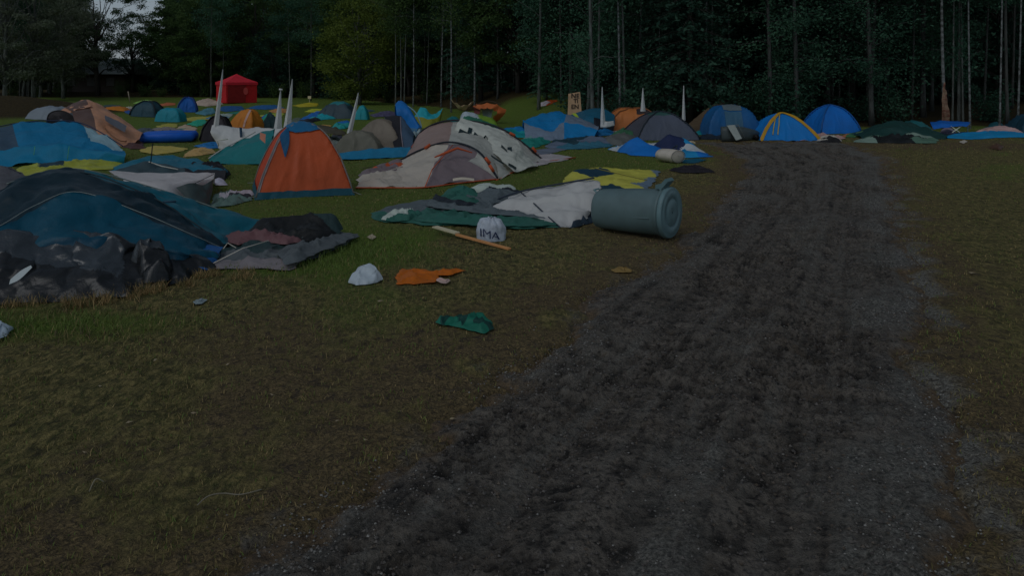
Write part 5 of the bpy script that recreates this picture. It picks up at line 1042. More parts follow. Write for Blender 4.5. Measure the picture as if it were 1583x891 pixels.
crumple('camping_gear', [(495, 232), (505, 218), (530, 215), (535, 226), (515, 236)], [fab((60, 72, 76)), fab((30, 34, 44))], h=.2, amp=.2, sc=1.8, seed=44, seeds=[(505, 225, 0), (520, 220, 1), (525, 228, 0)], label='tangle of grey camping gear between the orange dome and the taupe tent', cat='camping gear')
# taupe double tent with blue skirt
D2('dome_tent', 'taller taupe dome tent standing on blue groundsheet, behind the low taupe one', 543, 624, 233, 184, (62, 62, 60), depth=.8, n=26, p=2.1, q=1.2, wr=.02)
D2('dome_tent', 'low taupe dome tent overlapping the taller taupe one', 514, 590, 238, 202, (52, 56, 54), depth=.6, n=24, p=2.2, q=1.1)
loft('groundsheet', [[gb(520, 18.8, .02), gb(580, 19.3, .03), gb(635, 19.6, .05)], [(520, 237, 18.3), (580, 231, 18.7), (634, 227, 18.9)], [gb(522, 17.9, .02), gb(580, 18.3, .02), gb(634, 18.6, .02)]], [fab((8, 62, 92))], None, su=12, sv=5, wr=.02, label='long rolled blue groundsheet in front of the two taupe tents', cat='groundsheet')
def blue_up():
    root = thing('pop_up_tent', 'bright blue round tent tipped up on its edge right of the taupe tents', 'tent', gb(632, 25))
    cx, cz = VP(622, 195, 25.5)[0], 0.02; a = np.linspace(-.15, math.pi*.98, 16); V = []
    P0 = VP(613, 161, 25.6); P1 = VP(651, 197, 24.8)
    loft('canopy', [[gb(612, 26.5), gb(630, 27), gb(652, 26)], [(611, 163, 25.6), (622, 160, 26), (652, 197, 25.2)], [(612, 168, 25.1), (632, 170, 25.1), (650, 198, 24.8)], [(614, 188, 25), (628, 196, 25), (646, 199, 24.7)], [gb(614, 25), gb(628, 24.9), gb(644, 24.6)]], [fab((4, 54, 104)), fab((30, 58, 84))], root, [0, 0, 0, 1], su=10, sv=7, smooth_v=True, wr=.015)
    tube('hoop', spl([VP(*p) for p in ((611, 163, 25.5), (628, 163, 25.5), (644, 176, 25.2), (652, 197, 25.0))], 20), .02, fab((60, 84, 100)), root)
blue_up()
def slate():
    root = thing('collapsed_tent', 'slate-blue tent with a black triangular side, just right of the taupe tents', 'tent', gb(625, 20.5))
    loft('canopy', [[gb(600, 23.5), gb(625, 23.5), gb(652, 22.5)], [(594, 180, 22), (619, 181, 21.6), (640, 208, 21.2)], [(598, 190, 21.5), (620, 205, 21), (638, 218, 20.6)], [gb(612, 20.4), gb(624, 20.2), gb(640, 20)]], [fab((26, 42, 60)), fab((10, 12, 18)), fab((60, 90, 110))], root, [[2, 0], [1, 0], [1, 0]], su=8, sv=7, wr=.02)
    tube('piping', [VP(619, 181, 21.55), VP(620, 205, 20.95), gb(624, 20.15, .03)], .016, fab((60, 62, 74)), root)
    crumple('white_liner', [(636, 219), (640, 208), (654, 208), (655, 216)], fab((70, 88, 98)), h=.4, amp=.15, parent=root, seed=6)
slate()
loft('teal_sheet', [[(650, 166, 31), (658, 168, 31), (668, 175, 31), (680, 171, 31.5), (684, 166, 31.5)], [(641, 180, 30.6), (654, 182, 30.4), (667, 184, 30.4), (678, 180, 30.8), (684, 168, 31.4)], [gb(644, 30.3), gb(656, 30), gb(667, 30), gb(676, 30.3), gb(682, 31)]], [fab((14, 84, 100)), fab((60, 66, 20))], None, [0, 1], su=6, sv=6, wr=.03, label='teal sheet slung in a curve behind the grey and orange tent', cat='tarp')
def hammock():
    root = thing('hammock', 'white string hammock hanging between two pale trunks', 'hammock', VP(716, 170, 44))
    A, B = VP(699, 156, 43.6), VP(732, 157, 44.6); V = []; nx, ny = 17, 7
    for j in range(ny):
        for i in range(nx):
            t = i/(nx-1); s = (j/(ny-1)-.5)*2; p = A*(1-t)+B*t; g_ = math.sin(math.pi*t); p = p+np.array([0, s*.35*g_, -.52*g_+.25*s*s*g_+.05*math.sin(t*19+s*4)]); V.append(p)
    mesh('net', V, grid_faces(nx, ny), fab((96, 92, 80)), root)
    tube('rope', [A, VP(698, 154, 44)], .02, fab((80, 80, 70)), root, 5); tube('rope', [B, VP(733, 154, 45)], .02, fab((8, 60, 50)), root, 5)
hammock()
def hanging():
    root = thing('broken_tent', 'orange-brown tent bent open like a ring against the wood edge', 'tent', gb(752, 33))
    OB, MR, GYP = fab((108, 62, 36), 1.3), fab((48, 22, 24)), fab((44, 60, 62))
    c = VP(754, 178, 33.4); V = []; n = 28
    for i in range(n+1):
        a = i/n*6.2832; rx, rz = .72+.1*math.sin(3*a+1), .50+.06*math.cos(2*a)
        for k in range(5):
            q = k/4; V.append(c+np.array([math.cos(a)*rx*(1-.5*q)+.05*math.sin(7*a+q), -.45*q+.1*math.sin(5*a), math.sin(a)*rz*(1-.45*q)+.04*math.sin(9*a)+.1]))
    V = np.array(V); V[:, 2] = np.maximum(V[:, 2], gh(V[:, 0], V[:, 1])+.02); fc = grid_faces(5, n+1); am = (np.arange(len(fc))//4)/n
    mesh('fabric_ring', V, fc, [OB, MR], root, ((am > .38) & (am < .66)).astype(int))
    loft('mesh_panel', [[(745, 168, 33.3), (754, 167, 33.4), (762, 170, 33.3)], [(747, 182, 33.1), (753, 185, 33.1), (759, 182, 33.1)]], [GYP], root, su=5, sv=5, wr=.02)
    tube('tent_pole', spl([VP(*p) for p in ((734, 163, 33.2), (755, 156, 33.5), (775, 162, 33.4))], 12), .02, fab((30, 26, 22)), root)
hanging()
crumple('collapsed_tent', [(708, 197), (715, 190), (745, 187), (768, 193), (770, 199), (735, 203)], [fab((22, 60, 52)), fab((60, 88, 30)), fab((90, 106, 120))], h=0.240, amp=0.084, sc=1.2, seed=45, seeds=[(725, 194, 0), (718, 199, 0), (752, 194, 1), (711, 195, 2)], ridges=[((720, 196), (750, 195), .62, .4, 1.4)], label='dark green and lime tent just behind the white banner', cat='tent')
D2('dome_tent', 'small orange and grey tent on the grassy bank', 829, 864, 183, 167, (122, 54, 24), depth=1, rot=40, n=16, p=1.8, win=[((96, 100, 112), -.9, .5, .1, .98, 'l')])
def cardboard():
    root = thing('cardboard_sign', 'tall cardboard sign with black handwriting in front of the grey trunks', 'sign', gb(888, 28.5)); D = 28.8
    P = [VP(877.5, 178, D), VP(899.5, 178, D), VP(897, 142, D), VP(879, 145, D)]; V = [p-np.array([0, .015, 0]) for p in P]+[p+np.array([0, .015, 0]) for p in P]
    for i in (2, 3, 6, 7): V[i] = V[i]+np.array([0, .12, 0])
    mesh('board', V, [(0, 1, 2, 3), (7, 6, 5, 4), (0, 4, 5, 1), (1, 5, 6, 2), (2, 6, 7, 3), (3, 7, 4, 0)], solid((74, 64, 52), 1.3, .9), root, smooth=False)
    tube('post', [gb(888, 28.95), VP(888, 150, 28.98)], .02, solid((60, 50, 38)), root, 6)
    for body, px, py, s in (('NE', 889.5, 151.5, .26), ('TI', 890.5, 159, .22), ('EN', 889, 168, .24)):
        cu = bpy.data.curves.new('t', 'FONT'); cu.body = body; cu.size = s; cu.extrude = .002; cu.offset = .006; cu.align_x = 'CENTER'; to = bpy.data.objects.new('t', cu); COL.objects.link(to)
        bpy.context.view_layer.update(); me_ = bpy.data.meshes.new_from_object(to.evaluated_get(bpy.context.evaluated_depsgraph_get())); bpy.data.objects.remove(to)
        V = np.array([v.co for v in me_.vertices]); o = VP(px, py, D); k = .12/(VP(0, 142, D)[2]-VP(0, 178, D)[2]); z = o[2]+V[:, 1]; y = o[1]-.028+(z-VP(0, 178, D)[2])*k
        mesh('lettering', np.stack([o[0]+V[:, 0], y, z], 1), [tuple(p.vertices) for p in me_.polygons], solid((14, 14, 14)), root, smooth=False)
cardboard()
# centre-right blue tents
def blue_mid():
    root = thing('collapsed_tent', 'slumped bright blue tent with grey panels right of the grey and orange one', 'tent', gb(845, 25))
    B, GY = fab((4, 62, 104)), fab((52, 66, 84))
    loft('canopy', [[gb(808, 27.5), gb(850, 28.3), gb(885, 28), gb(925, 26.5)], [(808, 186, 25.8), (842, 174.5, 26.5), (876, 176, 26.4), (925, 195, 25.6)], [(810, 190, 25), (850, 203, 24.4), (872, 190, 24.9), (925, 200, 24.6)], [gb(812, 24.2), gb(848, 23.8), gb(872, 23.9), gb(915, 24)]], [B, GY], root, [0, [0, 0, 1], [1, 1, 0]], su=10, sv=7, wr=.03)
    crumple('loose_fabric', [(740, 205), (770, 203), (810, 200), (830, 208), (850, 215), (800, 213), (755, 212)], [B, fab((6, 80, 90))], h=.12, amp=.18, sc=1.0, parent=root, seed=8, seeds=[(760, 207, 0), (790, 206, 0), (820, 206, 0), (770, 211, 1), (835, 212, 1)])
    root = thing('dome_tent', 'dark petrol-blue tent behind the white blade, right of the cardboard sign', 'tent', gb(915, 27.5))
    loft('canopy', [[gb(880, 30), gb(915, 30.5), gb(950, 30)], [(872, 180, 28.2), (925, 166, 28.6), (950, 178, 28)], [(872, 186, 27.6), (918, 182, 27.2), (950, 192, 27.2)], [gb(880, 27), gb(918, 26.5), gb(948, 26.7)]], [fab((10, 46, 66)), fab((6, 10, 18))], root, [0, [0, 0], [0, 1]], su=8, sv=7, wr=.02)
    loft('lime_flap', [[(884, 176, 26.9), (890, 175, 26.9)], [(893, 184, 26.4), (900, 187, 26.3)]], [fab((84, 104, 30))], root, su=4, sv=4, wr=.01)
blue_mid()
crumple('collapsed_tent', [(798, 224), (812, 213), (840, 210), (855, 215), (850, 222), (830, 228), (808, 229)], [fab((10, 66, 66)), fab((56, 84, 90))], h=0.090, amp=0.105, sc=1.8, seed=46, seeds=[(808, 220, 0), (825, 217, 1), (840, 218, 0), (820, 226, 0)], label='low crumpled teal-green fabric in front of the slumped bright blue tent', cat='tent')
crumple('collapsed_tent', [(842, 228), (855, 218), (880, 214), (920, 216), (955, 220), (945, 227), (905, 231), (870, 232)], [fab((46, 58, 76)), fab((12, 30, 40)), fab((22, 56, 74))], h=0.120, amp=0.091, sc=1.3, seed=47, seeds=[(860, 226, 0), (868, 220, 1), (895, 223, 0), (925, 222, 0), (900, 229, 2), (930, 226, 2), (875, 224, 1)], label='flat slate-grey tent spread out in front of the backpacks', cat='tent')
crumple('collapsed_tent', [(790, 240), (830, 232), (868, 228), (878, 232), (850, 238), (815, 241)], fab((50, 60, 76)), h=0.030, amp=0.035, sc=1.6, seed=48, label='thin grey-blue sheet on the grass behind the pale tail of the grey and orange tent', cat='tarp')
crumple('green_tarp', [(930, 222), (945, 212), (965, 206), (985, 208), (990, 222), (960, 226)], [fab((26, 56, 44)), fab((46, 52, 56))], h=.3, amp=.15, sc=1.3, seed=49, seeds=[(962, 214, 0), (975, 215, 0), (945, 219, 1), (960, 224, 1)], label='grey and green tarp heaped left of the slate-grey dome tent', cat='tarp')
crumple('collapsed_tent', [(905, 208), (925, 198), (945, 202), (950, 210), (925, 212)], fab((8, 58, 98)), h=0.180, amp=0.105, sc=1.3, seed=50, label='blue cloth heap at the foot of the single white blade', cat='tent')
def pack(px, py, w_, h_, col, label, seed):
    D = F*H/(py-HY); x0 = (px-CX)/F*D; root = thing('backpack', label, 'backpack', (x0, D, g1(x0, D)))
    r = np.random.RandomState(seed); a = np.linspace(0, 2*math.pi, 25)[:-1]; V = []
    for t in np.linspace(0, 1, 10):
        q = (1-abs(2*t-1)**3)**.4 if 0 < t < 1 else .05
        for b in a: c, s = math.cos(b), math.sin(b); e = (abs(c)**4+abs(s)**4)**-.25; V.append([x0+c*e*q*w_/2, D+.2+s*e*q*w_*.3, g1(x0, D)+t*h_])
    V = np.array(V); V += (fbm(V*5, 2)*.04)[:, None]*np.array([1, 1, 0])
    mesh('bag_body', V, [(i*24+k, i*24+(k+1) % 24, (i+1)*24+(k+1) % 24, (i+1)*24+k) for i in range(9) for k in range(24)]+[tuple(range(24))[::-1], tuple(216+k for k in range(24))], fab(col), root)
    V2, F2 = boxVF((x0, D-.02-w_*.05, g1(x0, D)+h_*.3), (w_*.6, .12, h_*.4)); mesh('pocket', V2, F2, fab(tuple(int(v*.8) for v in col)), root)
    tube('strap', [(x0-w_*.3, D+.05, g1(x0, D)+h_*.95), (x0-w_*.1, D, g1(x0, D)+h_*1.12), (x0+w_*.2, D+.05, g1(x0, D)+h_*.97)], .02, fab((80, 88, 92)), root, 6)
pack(872, 213, .42, .40, (20, 16, 22), 'black backpack with a pale strap in front of the slumped blue tent', 1)
pack(900, 212, .62, .36, (8, 26, 42), 'wide navy bag right of the black backpack', 2)
# brown barrel tent and neighbours
D2('dome_tent', 'brown-orange barrel-shaped tent with a dark window, left of the slate-grey dome', 943, 1020, 203, 168, (98, 62, 34), depth=.7, p=3.4, q=1.5, n=22, sleeve=(62, 40, 24), win=[((24, 22, 26), .1, .62, .3, .7, 'f')], gain=1.35)
crumple('orange_corner', [(935, 203), (942, 198), (949, 200), (947, 205)], fab((110, 82, 56)), h=.25, amp=.1, seed=3, label='tan rolled mat end at the left of the brown barrel tent', cat='mat')
D2('dome_tent', 'slate-grey dome tent with a dark green top, at the corner of the track', 968, 1084, 218, 173, (40, 48, 62), depth=.8, p=1.9, q=1.15, n=30, sleeve=(12, 20, 28), rot=10, top=((22, 46, 48), .34), sides=(34, 38, 48), wr=.02)
def olive():
    root = thing('tarp', 'olive-brown tarp stretched up to a point behind the blue round tent', 'tarp', gb(1090, 28))
    loft('sheet', [[(1058, 197, 27), (1078, 180, 28), (1100, 163, 29), (1124, 151, 30)], [(1068, 199, 26.8), (1085, 190, 27.4), (1104, 175, 28.4), (1123, 152, 29.9)], [gb(1078, 26.6), gb(1090, 27), gb(1106, 27.8, .1), (1124, 152.5, 29.9)]], [fab((44, 40, 34))], root, su=8, sv=6, wr=.015, thick=.01)
    tube('guy_line', [VP(1124, 151, 30), VP(1128, 146, 30.6)], .01, fab((40, 38, 30)), root, 4)
olive()
D2('dome_tent', 'blue barrel-shaped tent with a grey oval front panel', 1092, 1177, 213, 163, (6, 46, 84), depth=.7, p=3.3, q=1.35, n=26, win=[((44, 56, 64), -.36, .34, .04, .62, 'f'), ((24, 50, 70), -.34, .3, .66, .93, 'f')], wr=.03, lean=(0, .1))
def chair():
    root = thing('wheelie_bin', 'dark wheelie bin lying on its side, pale grey lid, by the blue barrel tent', 'bin', gb(1143, 24.2)); D = 24.2
    V = []; cs = [(1115, 196, 218, 23.9), (1130, 195, 218, 24.0), (1150, 196.5, 217, 24.4), (1168, 201, 216, 24.8), (1172, 203, 215, 24.9)]
    for (x, y0, y1, d) in cs:
        for k in range(16):
            a = k/16*6.283; c, s = math.cos(a), math.sin(a); e = (abs(c)**6+abs(s)**6)**(-1/6); p0 = VP(x, (y0+y1)/2, d); hz = (y1-y0)/2/F*d; V.append(p0+np.array([c*e*.06, c*e*.3, s*e*hz]))
    V = np.array(V); V[:, 2] = np.maximum(V[:, 2], gh(V[:, 0], V[:, 1])+.01)
    mesh('body', V, [(i*16+k, i*16+(k+1) % 16, (i+1)*16+(k+1) % 16, (i+1)*16+k) for i in range(4) for k in range(16)]+[tuple(range(16))[::-1], tuple(64+k for k in range(16))], solid((26, 34, 38), 1.1), root)
    P = [VP(1124, 194, 23.55), VP(1136, 193, 23.6), VP(1147, 214, 23.6), VP(1138, 217, 23.5)]; V = [p for p in P]+[p+np.array([0, .05, 0]) for p in P]
    mesh('lid', V, [(0, 1, 2, 3), (7, 6, 5, 4), (0, 4, 5, 1), (1, 5, 6, 2), (2, 6, 7, 3), (3, 7, 4, 0)], solid((70, 80, 84), 1.2), root, smooth=False)
    for dx in (0, .0): tube('wheel', [VP(1169, 212, 24.3), VP(1169, 212, 24.42)], .10, solid((12, 12, 14)), root, 16)
    tube('handle', [VP(1137, 193, 23.6), VP(1141, 193, 23.6), VP(1151, 213, 23.6)], .016, solid((40, 48, 52)), root, 6)
chair()
def yb(root, surf, A):
    e = np.linspace(-.97, .97, 40)
    V = np.concatenate([surf(e, -np.abs(e)+k_, .04) for k_ in (.01, -.06, -.12)]); mesh('yellow_trim', V, grid_faces(40, 3), fab((128, 104, 28), 1.1), root)
    for o in (-.35, -.1):
        t = np.linspace(.25, .9, 14); tube('seam', surf(o*.4-t*(.35-o*.3), -t, .02), .018, fab((110, 104, 44)), root, 5)
D2('dome_tent', 'blue dome tent edged with yellow, at the far end of the track', 1170, 1264, 217, 175, (4, 58, 108), depth=.85, p=1.75, q=1.1, n=30, extra=yb, wr=.015, gain=1.3)
D2('dome_tent', 'plain bright blue dome tent right of the yellow-edged one', 1255, 1332, 208, 163, (6, 58, 118), depth=.9, p=2.0, q=1.25, n=26, wr=.02, rot=8, sleeve=(6, 44, 90), gain=1.3)
crumple('collapsed_tent', [(1198, 216), (1215, 212), (1240, 211), (1275, 210), (1308, 213), (1300, 216), (1240, 217)], fab((106, 92, 96), 1.2), h=0.072, amp=0.105, sc=1.2, seed=51, label='pinkish-white fabric lying in front of the yellow-edged blue dome', cat='tent')
crumple('clothes', [(1263, 222), (1266, 216), (1285, 214), (1300, 218), (1298, 222), (1280, 223)], [fab((14, 16, 20)), fab((110, 116, 118))], h=.15, amp=.1, sc=3, seed=52, seeds=[(1266, 220, 1), (1272, 216, 1), (1280, 219, 0), (1292, 218, 1), (1285, 222, 0), (1298, 220, 0)], label='black and white garments at the grass edge below the pinkish fabric', cat='clothes')
def green_right():
    root = thing('collapsed_tent', 'wide collapsed dark green tent on the right beyond the track', 'tent', gb(1390, 24.5)); G = fab((10, 32, 34)); 
    loft('canopy', [[gb(1310, 26.5), gb(1370, 28), gb(1420, 28), gb(1466, 26)], [(1325, 208, 25.3), (1384, 187, 26), (1420, 196, 26), (1465, 212, 25)], [(1330, 211, 24.7), (1388, 198, 25), (1425, 206, 25), (1463, 213, 24.6)], [gb(1335, 24), gb(1385, 24.2), gb(1430, 24.3), gb(1460, 24.2)]], [G], root, su=10, sv=7, wr=.05, ws=1.4)
    crumple('flysheet', [(1318, 221), (1335, 214), (1370, 211), (1420, 214), (1450, 217), (1448, 222), (1400, 222), (1350, 222)], [fab((40, 62, 58)), fab((10, 14, 18)), fab((60, 78, 78))], h=.15, amp=.15, sc=1.5, parent=root, seed=9, seeds=[(1340, 216, 0), (1370, 213, 0), (1400, 218, 1), (1365, 220, 1), (1430, 216, 2), (1440, 221, 0), (1330, 220, 2), (1385, 222, 1)])
green_right()
crumple('collapsed_tent', [(1318, 212), (1330, 204), (1365, 200), (1380, 206), (1350, 212)], [fab((26, 40, 46)), fab((44, 70, 50))], h=0.240, amp=0.105, sc=1.2, seed=53, seeds=[(1350, 204, 0), (1325, 209, 1)], label='low dark grey-green tent right of the plain blue dome', cat='tent')
D2('dome_tent', 'low teal dome tent peeking over the wide dark green one', 1398, 1440, 205, 187, (12, 52, 60), depth=.8, n=14)
def table():
    root = thing('folding_table', 'blue plastic sheet over a low folding table below the birch with torn bark', 'table', gb(1470, 26.5))
    loft('table_cover', [[(1438, 189, 26.8), (1455, 187, 27), (1480, 187, 27), (1500, 189, 26.8)], [(1440, 194, 26.3), (1458, 192, 26.3), (1480, 192, 26.3), (1498, 193, 26.3)], [(1443, 199, 26.1), (1460, 197, 26.1), (1480, 195, 26.1), (1494, 196, 26.1)]], [fab((6, 50, 108))], root, su=6, sv=5, wr=.02, thick=.01)
    for a, b in (((1470, 195), (1484, 205)), ((1486, 195), (1472, 205))): tube('leg', [VP(a[0], a[1], 26.15), VP(b[0], b[1], 26.0)], .018, solid((100, 108, 104)), root, 6)
    for px, D in ((1442, 26.7), (1496, 26.7)): tube('leg', [gb(px, D, -.01), VP(px, 191, D)], .02, solid((60, 66, 70)), root, 6)
table()
crumple('collapsed_tent', [(1450, 208), (1458, 203), (1475, 203), (1478, 208)], fab((66, 68, 84)), h=0.180, amp=0.070, seed=54, label='small lilac-grey heap under the blue plastic table cover', cat='tent')
crumple('blue_tarp', [(1460, 214), (1475, 207), (1520, 206), (1570, 208), (1620, 208), (1600, 213), (1540, 214), (1500, 217)], fab((6, 72, 112), 1.3), h=.14, amp=.1, sc=1.0, seed=55, label='long bright blue tarp on the grass at the right edge of the picture', cat='tarp')
crumple('pink_sheet', [(1506, 207), (1520, 203), (1560, 202), (1585, 204), (1582, 209), (1545, 208)], fab((100, 88, 94), 1.25), h=.25, amp=.1, sc=1.2, seed=56, label='pale pinkish sheet lying along the top of the long blue tarp', cat='tarp')
crumple('collapsed_tent', [(1518, 204), (1528, 198), (1550, 196), (1556, 204)], fab((12, 46, 58)), h=0.270, amp=0.105, seed=57, label='small dark teal tent behind the long blue tarp', cat='tent')
crumple('collapsed_tent', [(1550, 204), (1560, 199), (1590, 198), (1595, 205)], fab((16, 22, 34)), h=0.240, amp=0.105, seed=58, label='blackish tent at the right edge behind the pinkish sheet', cat='tent')
D2('dome_tent', 'dark blue tent cut off by the right edge of the picture', 1576, 1640, 207, 176, (8, 30, 44), depth=.8, n=16)
crumple('scrap', [(1483, 221), (1490, 218), (1496, 220), (1490, 223)], fab((90, 94, 96)), h=.05, amp=.04, sc=6, seed=59, label='grey and white scrap on the grass in front of the long blue tarp', cat='scrap')
crumple('mud_clod', [(1530, 229), (1540, 224), (1552, 228), (1545, 233)], solid((32, 24, 20)), h=.12, amp=.06, sc=6, seed=60, label='dark clod of earth on the bare strip at the far right', cat='clod')
crumple('scrap', [(1062, 220), (1070, 218), (1076, 220), (1068, 222)], fab((100, 100, 90)), h=.05, amp=.04, sc=6, seed=61, label='white scrap in front of the slate-grey dome tent', cat='scrap')
# air mattress, yellow and beige sheets
def mattress():
    root = thing('air_mattress', 'long blue air mattress between the beige tunnel tent and the black dome', 'air mattress', gb(258, 23)); V = []; A, B = gb(216, 23.0, .17), gb(300, 23.4, .17)
    d = (B-A)/np.linalg.norm(B-A); n = np.array([-d[1], d[0], 0]); parts = []
    for k in range(4): parts.append(tubeVF([A+n*k*.24-d*.02, A+n*k*.24+d*.06, (A+B)/2+n*k*.24, B+n*k*.24-d*.06, B+n*k*.24+d*.02], [.05, .15, .16, .15, .05], 12))
    V, Fq = join(parts); V = np.array(V); V[:, 2] += .02*fbm(V*2, 2); mesh('tubes', V, Fq, fab((8, 50, 118), 1.2, .4), root)
mattress()
flats = [
 ([(300, 226), (322, 221), (350, 221), (348, 228), (320, 230)], [(10, 62, 108)], .08, 'narrow blue strip of groundsheet at the foot of the black dome tent', 'groundsheet'),
 ([(214, 234), (235, 226), (270, 227), (292, 230), (275, 235), (240, 239)], [(112, 108, 52)], .06, 'pale yellow sheet in front of the long blue air mattress', 'sheet'),
 ([(284, 244), (292, 233), (330, 232), (335, 238), (310, 242)], [(104, 92, 62)], .14, 'beige blanket right of the pale yellow sheet', 'blanket'),
 ([(188, 222), (200, 207), (222, 200), (240, 203), (236, 212), (215, 216)], [(26, 38, 48), (40, 50, 60)], .25, 'dark grey tangle of tents behind the end of the beige tunnel tent', 'tent'),
 ([(222, 213), (232, 202), (262, 198), (290, 205), (285, 213), (250, 214)], [(22, 26, 32), (64, 66, 72)], .25, 'dark collapsed tent with a round hoop behind the air mattress', 'tent'),
 ([(284, 216), (290, 208), (304, 207), (306, 216)], [(14, 20, 28)], .2, 'small black heap at the left side of the black dome tent', 'bag'),
 ([(206, 160), (222, 156), (236, 156), (244, 162), (225, 163)], [(70, 104, 52)], .35, 'pale green tent sheet just above the dark teal round tent', 'tarp'),
 ([(244, 162), (258, 159), (272, 160), (270, 163), (250, 164)], [(104, 60, 40)], .12, 'salmon-orange sheet left of the blue dome near the gazebo', 'sheet'),
 ([(188, 172), (193, 167), (205, 166), (208, 172), (198, 175)], [(14, 92, 84), (106, 112, 110)], .3, 'turquoise and white heap left of the dark teal round tent', 'tent'),
 ([(192, 182), (198, 176), (206, 177), (206, 183)], [(8, 44, 94)], .15, 'small royal-blue bundle below the turquoise and white heap', 'bundle'),
 ([(150, 168), (162, 163), (186, 163), (190, 168)], [(22, 40, 44)], .12, 'thin dark sheet in the grass behind the mustard-orange tent', 'sheet'),
 ([(90, 166), (100, 162), (112, 163), (112, 170)], [(8, 52, 86)], .3, 'small blue heap left of the peak of the beige tunnel tent', 'tent'),
 ([(302, 177), (315, 170), (330, 168), (334, 176), (318, 180)], [(36, 72, 88)], .25, 'grey-teal fabric right of the blue dome near the gazebo', 'tarp'),
 ([(332, 170), (345, 165), (375, 165), (378, 171), (350, 173)], [(8, 44, 84)], .15, 'flat dark blue sheet just below the red gazebo', 'sheet'),
 ([(380, 168), (395, 164), (428, 163), (440, 167), (410, 170)], [(10, 50, 92)], .12, 'long blue sheet right of the red gazebo', 'sheet'),
 ([(352, 176), (375, 171), (395, 171), (400, 176), (370, 178)], [(12, 66, 62)], .12, 'flat green-teal sheet in front of the gazebo', 'sheet'),
 ([(318, 184), (340, 178), (360, 178), (350, 187), (328, 188)], [(10, 62, 94), (80, 96, 100)], .15, 'blue and pale sheet above the black dome tent', 'sheet'),
 ([(290, 193), (300, 187), (318, 185), (320, 192), (305, 196)], [(10, 88, 76)], .12, 'small turquoise sheet left of the black dome tent', 'sheet'),
 ([(278, 186), (300, 182), (330, 181), (325, 185), (295, 188)], [(88, 92, 36)], .05, 'thin yellow-green strip behind the small turquoise sheet', 'strip'),
 ([(270, 200), (285, 193), (305, 198), (300, 206), (280, 204)], [(14, 66, 66), (110, 104, 96)], .1, 'scattered teal and pale cloth right of the squat teal dome', 'cloth'),
 ([(240, 196), (260, 192), (276, 193), (270, 199), (248, 200)], [(84, 88, 34)], .06, 'olive-yellow mat in front of the squat teal dome', 'mat'),
 ([(402, 184), (412, 178), (420, 180), (416, 185)], [(6, 50, 104)], .2, 'tiny royal-blue bundle left of the capped white blade', 'bundle'),
 ([(416, 172), (428, 168), (444, 169), (446, 174), (428, 176)], [(128, 98, 60)], .15, 'tan-yellow sheet behind the two middle white blades', 'sheet'),
 ([(398, 180), (420, 176), (440, 176), (436, 181), (410, 182)], [(84, 98, 34)], .08, 'lime strip right of the yellow-orange dome', 'strip'),
 ([(452, 164), (470, 160), (492, 160), (490, 165), (465, 166)], [(102, 102, 26)], .12, 'long mustard-yellow sheet in the far field right of the white blades', 'sheet'),
 ([(470, 173), (482, 169), (500, 169), (495, 174)], [(98, 110, 30)], .08, 'short lime sheet below the long mustard-yellow one', 'sheet'),
 ([(486, 196), (498, 193), (512, 194), (508, 198), (492, 199)], [(104, 88, 46)], .06, 'small tan mat right of the orange dome top', 'mat'),
 ([(394, 200), (400, 188), (412, 183), (410, 195)], [(70, 78, 80)], .12, 'grey cloth between the yellow-orange dome and its dark neighbour', 'cloth'),
 ([(446, 190), (455, 183), (466, 182), (462, 190)], [(44, 56, 52)], .06, 'dull green-grey sheet right of the tallest middle blade', 'sheet'),
 ([(570, 178), (590, 174), (612, 174), (610, 180), (580, 182)], [(40, 42, 64)], .15, 'dull violet-blue sheet left of the tipped-up blue tent', 'sheet'),
 ([(556, 172), (570, 170), (580, 172), (570, 174)], [(28, 46, 60)], .1, 'faint dark sheet behind the dull violet-blue one', 'sheet'),
 ([(1062, 210), (1075, 201), (1094, 202), (1098, 210)], [(90, 94, 84), (10, 70, 80)], .2, 'pale and turquoise odds and ends between the slate-grey dome and the blue barrel tent', 'camping gear'),
 ([(1076, 216), (1090, 208), (1116, 209), (1118, 216)], [(14, 22, 32)], .15, 'dark flat bundle left of the fallen wheelie bin', 'bundle'),
 ([(1300, 212), (1312, 207), (1325, 208), (1322, 213)], [(90, 60, 40), (30, 62, 44)], .1, 'orange and green scrap of fabric right of the pinkish fabric', 'cloth'),
 ([(700, 190), (690, 184), (706, 182), (712, 188)], [(8, 60, 70)], .15, 'dark teal cloth under the string hammock', 'cloth'),
]
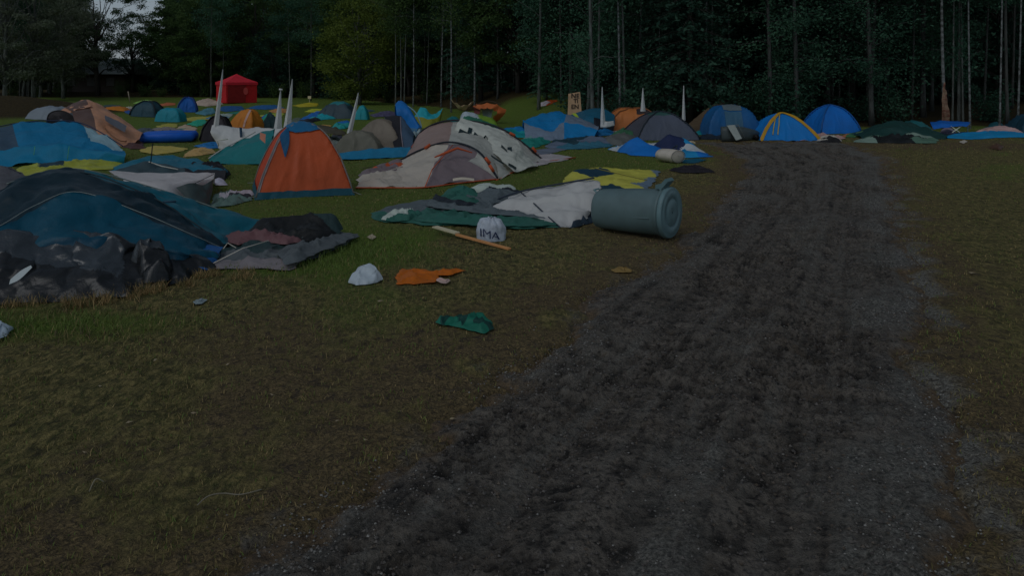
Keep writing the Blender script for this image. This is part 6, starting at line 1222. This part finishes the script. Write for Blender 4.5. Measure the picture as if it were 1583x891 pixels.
for i, (o, cs, hh, lab, ct) in enumerate(flats):
    w_ = max(p[0] for p in o)-min(p[0] for p in o); xs_ = sorted(o, key=lambda p: p[0]); D = F*H/(np.mean([p[1] for p in o])-HY); wm = w_/F*D
    sd_ = None
    if len(cs) > 1: m_ = np.mean(np.array(o), 0); sd_ = [(xs_[0][0]+w_*.25, m_[1], 0), (xs_[0][0]+w_*.75, m_[1]+.5, 1), (xs_[0][0]+w_*.5, m_[1]-2, 1)]
    nm = {'tent': 'collapsed_tent', 'sheet': 'fabric_sheet', 'strip': 'fabric_strip', 'bag': 'bag', 'camping gear': 'camping_gear'}.get(ct, ct)
    crumple(nm, o, [fab(c, .95) for c in cs] if len(cs) > 1 else fab(cs[0], .95), h=hh*.45, amp=hh*.5, sc=2.2/max(.5, wm/2), seed=70+i, seeds=sd_, res=max(.05, wm/26), label=lab, cat=ct)
# small white sign in the far field and a leaning pole
s_ = thing('post_sign', 'little white marker on a post in the far field', 'sign', gb(478.5, 58)); tube('post', [gb(478.5, 58), VP(478.5, 151, 58)], .03, solid((70, 74, 70)), s_, 6); v_, f_ = boxVF(VP(478.5, 150.5, 57.9), (.26, .05, .22)); mesh('plate', v_, f_, solid((110, 112, 100)), s_, smooth=False)
tube('leaning_pole', [gb(201, 62), VP(198, 141, 62)], .04, solid((60, 60, 58)), None, 6, label='thin grey pole leaning in the far field left of the dark teal round tent', cat='pole')
# house glimpsed behind the big dark tree
def house():
    root = thing('house', 'pale-roofed house glimpsed through the trees behind the big dark spreading one', 'house', gb(160, 100)); c = gb(160, 101)
    V, Fq = boxVF(c+np.array([0, 0, 1.3]), (9, 6, 2.6)); mesh('wall', V, Fq, solid((26, 22, 20), 1.2), root, smooth=False)
    V = [c+np.array(p) for p in [(-5, -3.4, 2.4), (5, -3.4, 2.4), (5, 3.4, 2.4), (-5, 3.4, 2.4), (-5, 0, 4.6), (5, 0, 4.6)]]; mesh('roof', V, [(0, 1, 5, 4), (2, 3, 4, 5), (0, 4, 3), (1, 2, 5), (0, 3, 2, 1)], solid((66, 76, 80), 1.2), root, smooth=False)
    for x in (-2.6, 0, 2.6): V, Fq = boxVF(c+np.array([x, -3.03, 1.4]), (1.0, .08, 1.1)); mesh('window', V, Fq, solid((44, 48, 52)), root, smooth=False)
house()
